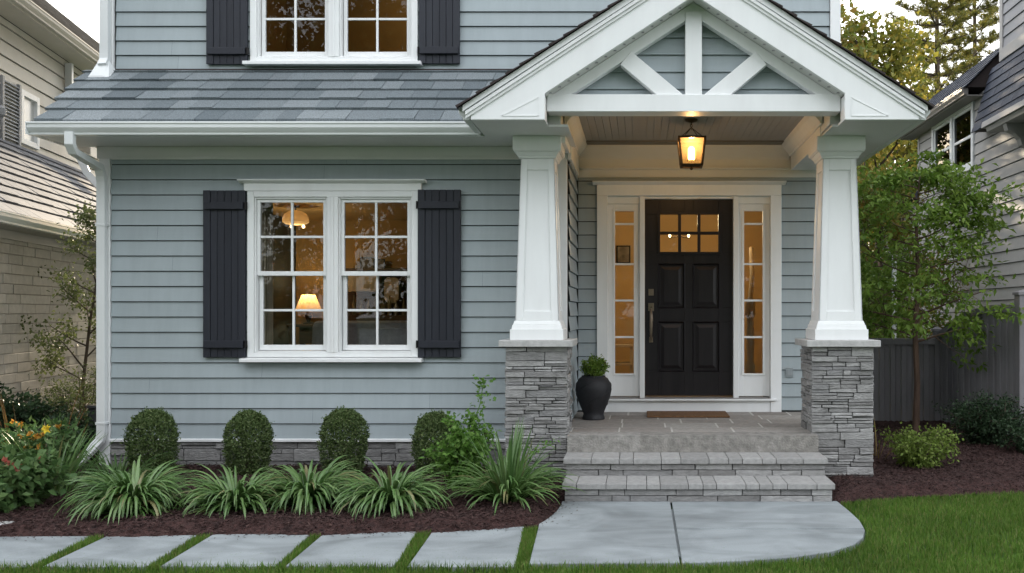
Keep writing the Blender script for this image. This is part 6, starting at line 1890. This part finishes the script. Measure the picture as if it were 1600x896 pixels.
mb = MB(); mb.box(-1.299, -1.265, 0.34, 0.40, 3.8, 4.66); mb.box(-1.299, -1.265, 0.86, 0.92, 3.8, 4.66)
for k in range(16):
    z = 3.84 + k * 0.05; mb.prism([(-1.297, z + 0.03), (-1.29, z + 0.036), (-1.266, z + 0.006), (-1.273, z)], 'y', 0.4005, 0.8595)
mb.build('shutter', M['louvre'], n2)
mb = MB(); mb.prism([(-0.95 - p[0], 5.62 + p[1] * 1.2) for p in ogee(0, 0)], 'y', -6.5, 14); mb.build('gutter', M['cream'], n2)
mb = MB(); mb.box(-1.3, -0.951, -6.5, 14, 5.46, 5.48); mb.box(-0.965, -0.951, -6.5, 14, 5.4805, 5.62); mb.build('soffit', M['cream'], n2)
k2 = math.hypot(3.05, 2.7)
mf3 = lambda u, v, h: (-0.93 - 3.05 / k2 * v + 2.7 / k2 * h, u, 5.63 + 2.7 / k2 * v + 3.05 / k2 * h)
mb = MB(); shingles(mb, mf3, -6.5, 14.2, k2, exp=0.16, wd=(0.2, 0.4), th=0.012, seed=58); r4 = mb.build('roof', M['roof_tan'], n2)
mb = MB(); mb.prism([(-0.94, 5.62), (-3.98, 8.31), (-7, 5.62)], 'y', -6.5, 14.2); mb.build('roof_body', M['shingle_dark'], r4)
mb = MB(); mb.tube([(-1.24, -0.45, 3.72), (-1.18, -0.3, 3.86), (-1.17, -0.15, 4.02)], 0.03, 8); mb.lathe([(0.05, -0.06), (0.085, -0.03), (0.09, 0.05), (0.05, 0.09)], 14, (-1.16, -0.05, 4.08)); mb.build('wall_light', M['louvre'], n2, smooth=True)
mb = MB(); mb.tube([(-1.24, 2.6, 5.4), (-1.24, 2.6, 4.5), (-1.15, 2.5, 4.15), (-0.85, 2.2, 3.62), (-0.6, 2.0, 3.38)], 1, sq=(0.05, 0.04)); mb.build('downspout', M['gutter'], n2)

for k, (x, y, rz_, lb_) in enumerate(((3.6, 25, 0, 'nearest the right corner'), (1.2, 27, 2, 'in the middle'), (-1.6, 28, 4, 'nearest the left corner'), (5.1, 29.5, 5.2, 'showing above the porch eave'))):  # trees added to keep sun off the right side; first three unseen
    if k == 0: bt = broadleaf('sun_block_tree', '', (x, y, -0.1), 305, 11, 2.4, M['hedge'], 24, (0.14, 0.26), (0.09, 0.16), 0.1, spread=0.3, nb=24)
    c = bt if k == 0 else copy_tree(bt)
    c.location = (x, y, -0.1); c.rotation_euler.z = rz_
    c['label'] = 'tall leafy tree added behind the house to block sun, ' + lb_; c['category'] = 'tree'; c['group'] = 'added sun blocking trees behind the house'

# ================================================================== street trees across the road (mirrored in the window glass)
spots = [(-6.0, -17, 0, 1.0, 'mirrored in the upstairs left pane'), (-1.5, -18.5, 2.0, 1.05, 'mirrored in the upstairs right pane'), (3.2, -17, 4.0, 0.95, 'opposite the porch'), (8.0, -18, 1.0, 1.05, 'opposite the small layered tree'),
         (-11, -18, 3.0, 1.0, 'opposite the flower bed'), (-16, -17, 5.0, 1.1, 'opposite the brick wing'), (13, -17, 0.5, 1.0, 'opposite the taupe house'), (-3.7, -24, 2.6, 1.15, 'in the second row facing the lower window'),
         (5.6, -24, 5.6, 1.15, 'in the second row facing the front door'), (0.8, -25, 1.4, 1.2, 'in the second row facing the left pier')]
base = None
for x, y, rz, sc, where in spots:
    if base is None:
        c = base = broadleaf('street_tree', '', (x, y, -0.1), 320, 13, 4.2, M['streetleaf'], 22, (0.18, 0.34), (0.11, 0.2), 0.08, 'street trees mirrored in the glass', spread=0.42, nb=26)
    else:
        c = copy_tree(base); c.location = (x, y, -0.1); c.rotation_euler.z = rz; c.scale = (sc, sc, sc)
    c['label'] = 'leafy street tree across the road ' + where
    c['category'] = 'tree'; c['group'] = 'street trees mirrored in the glass'
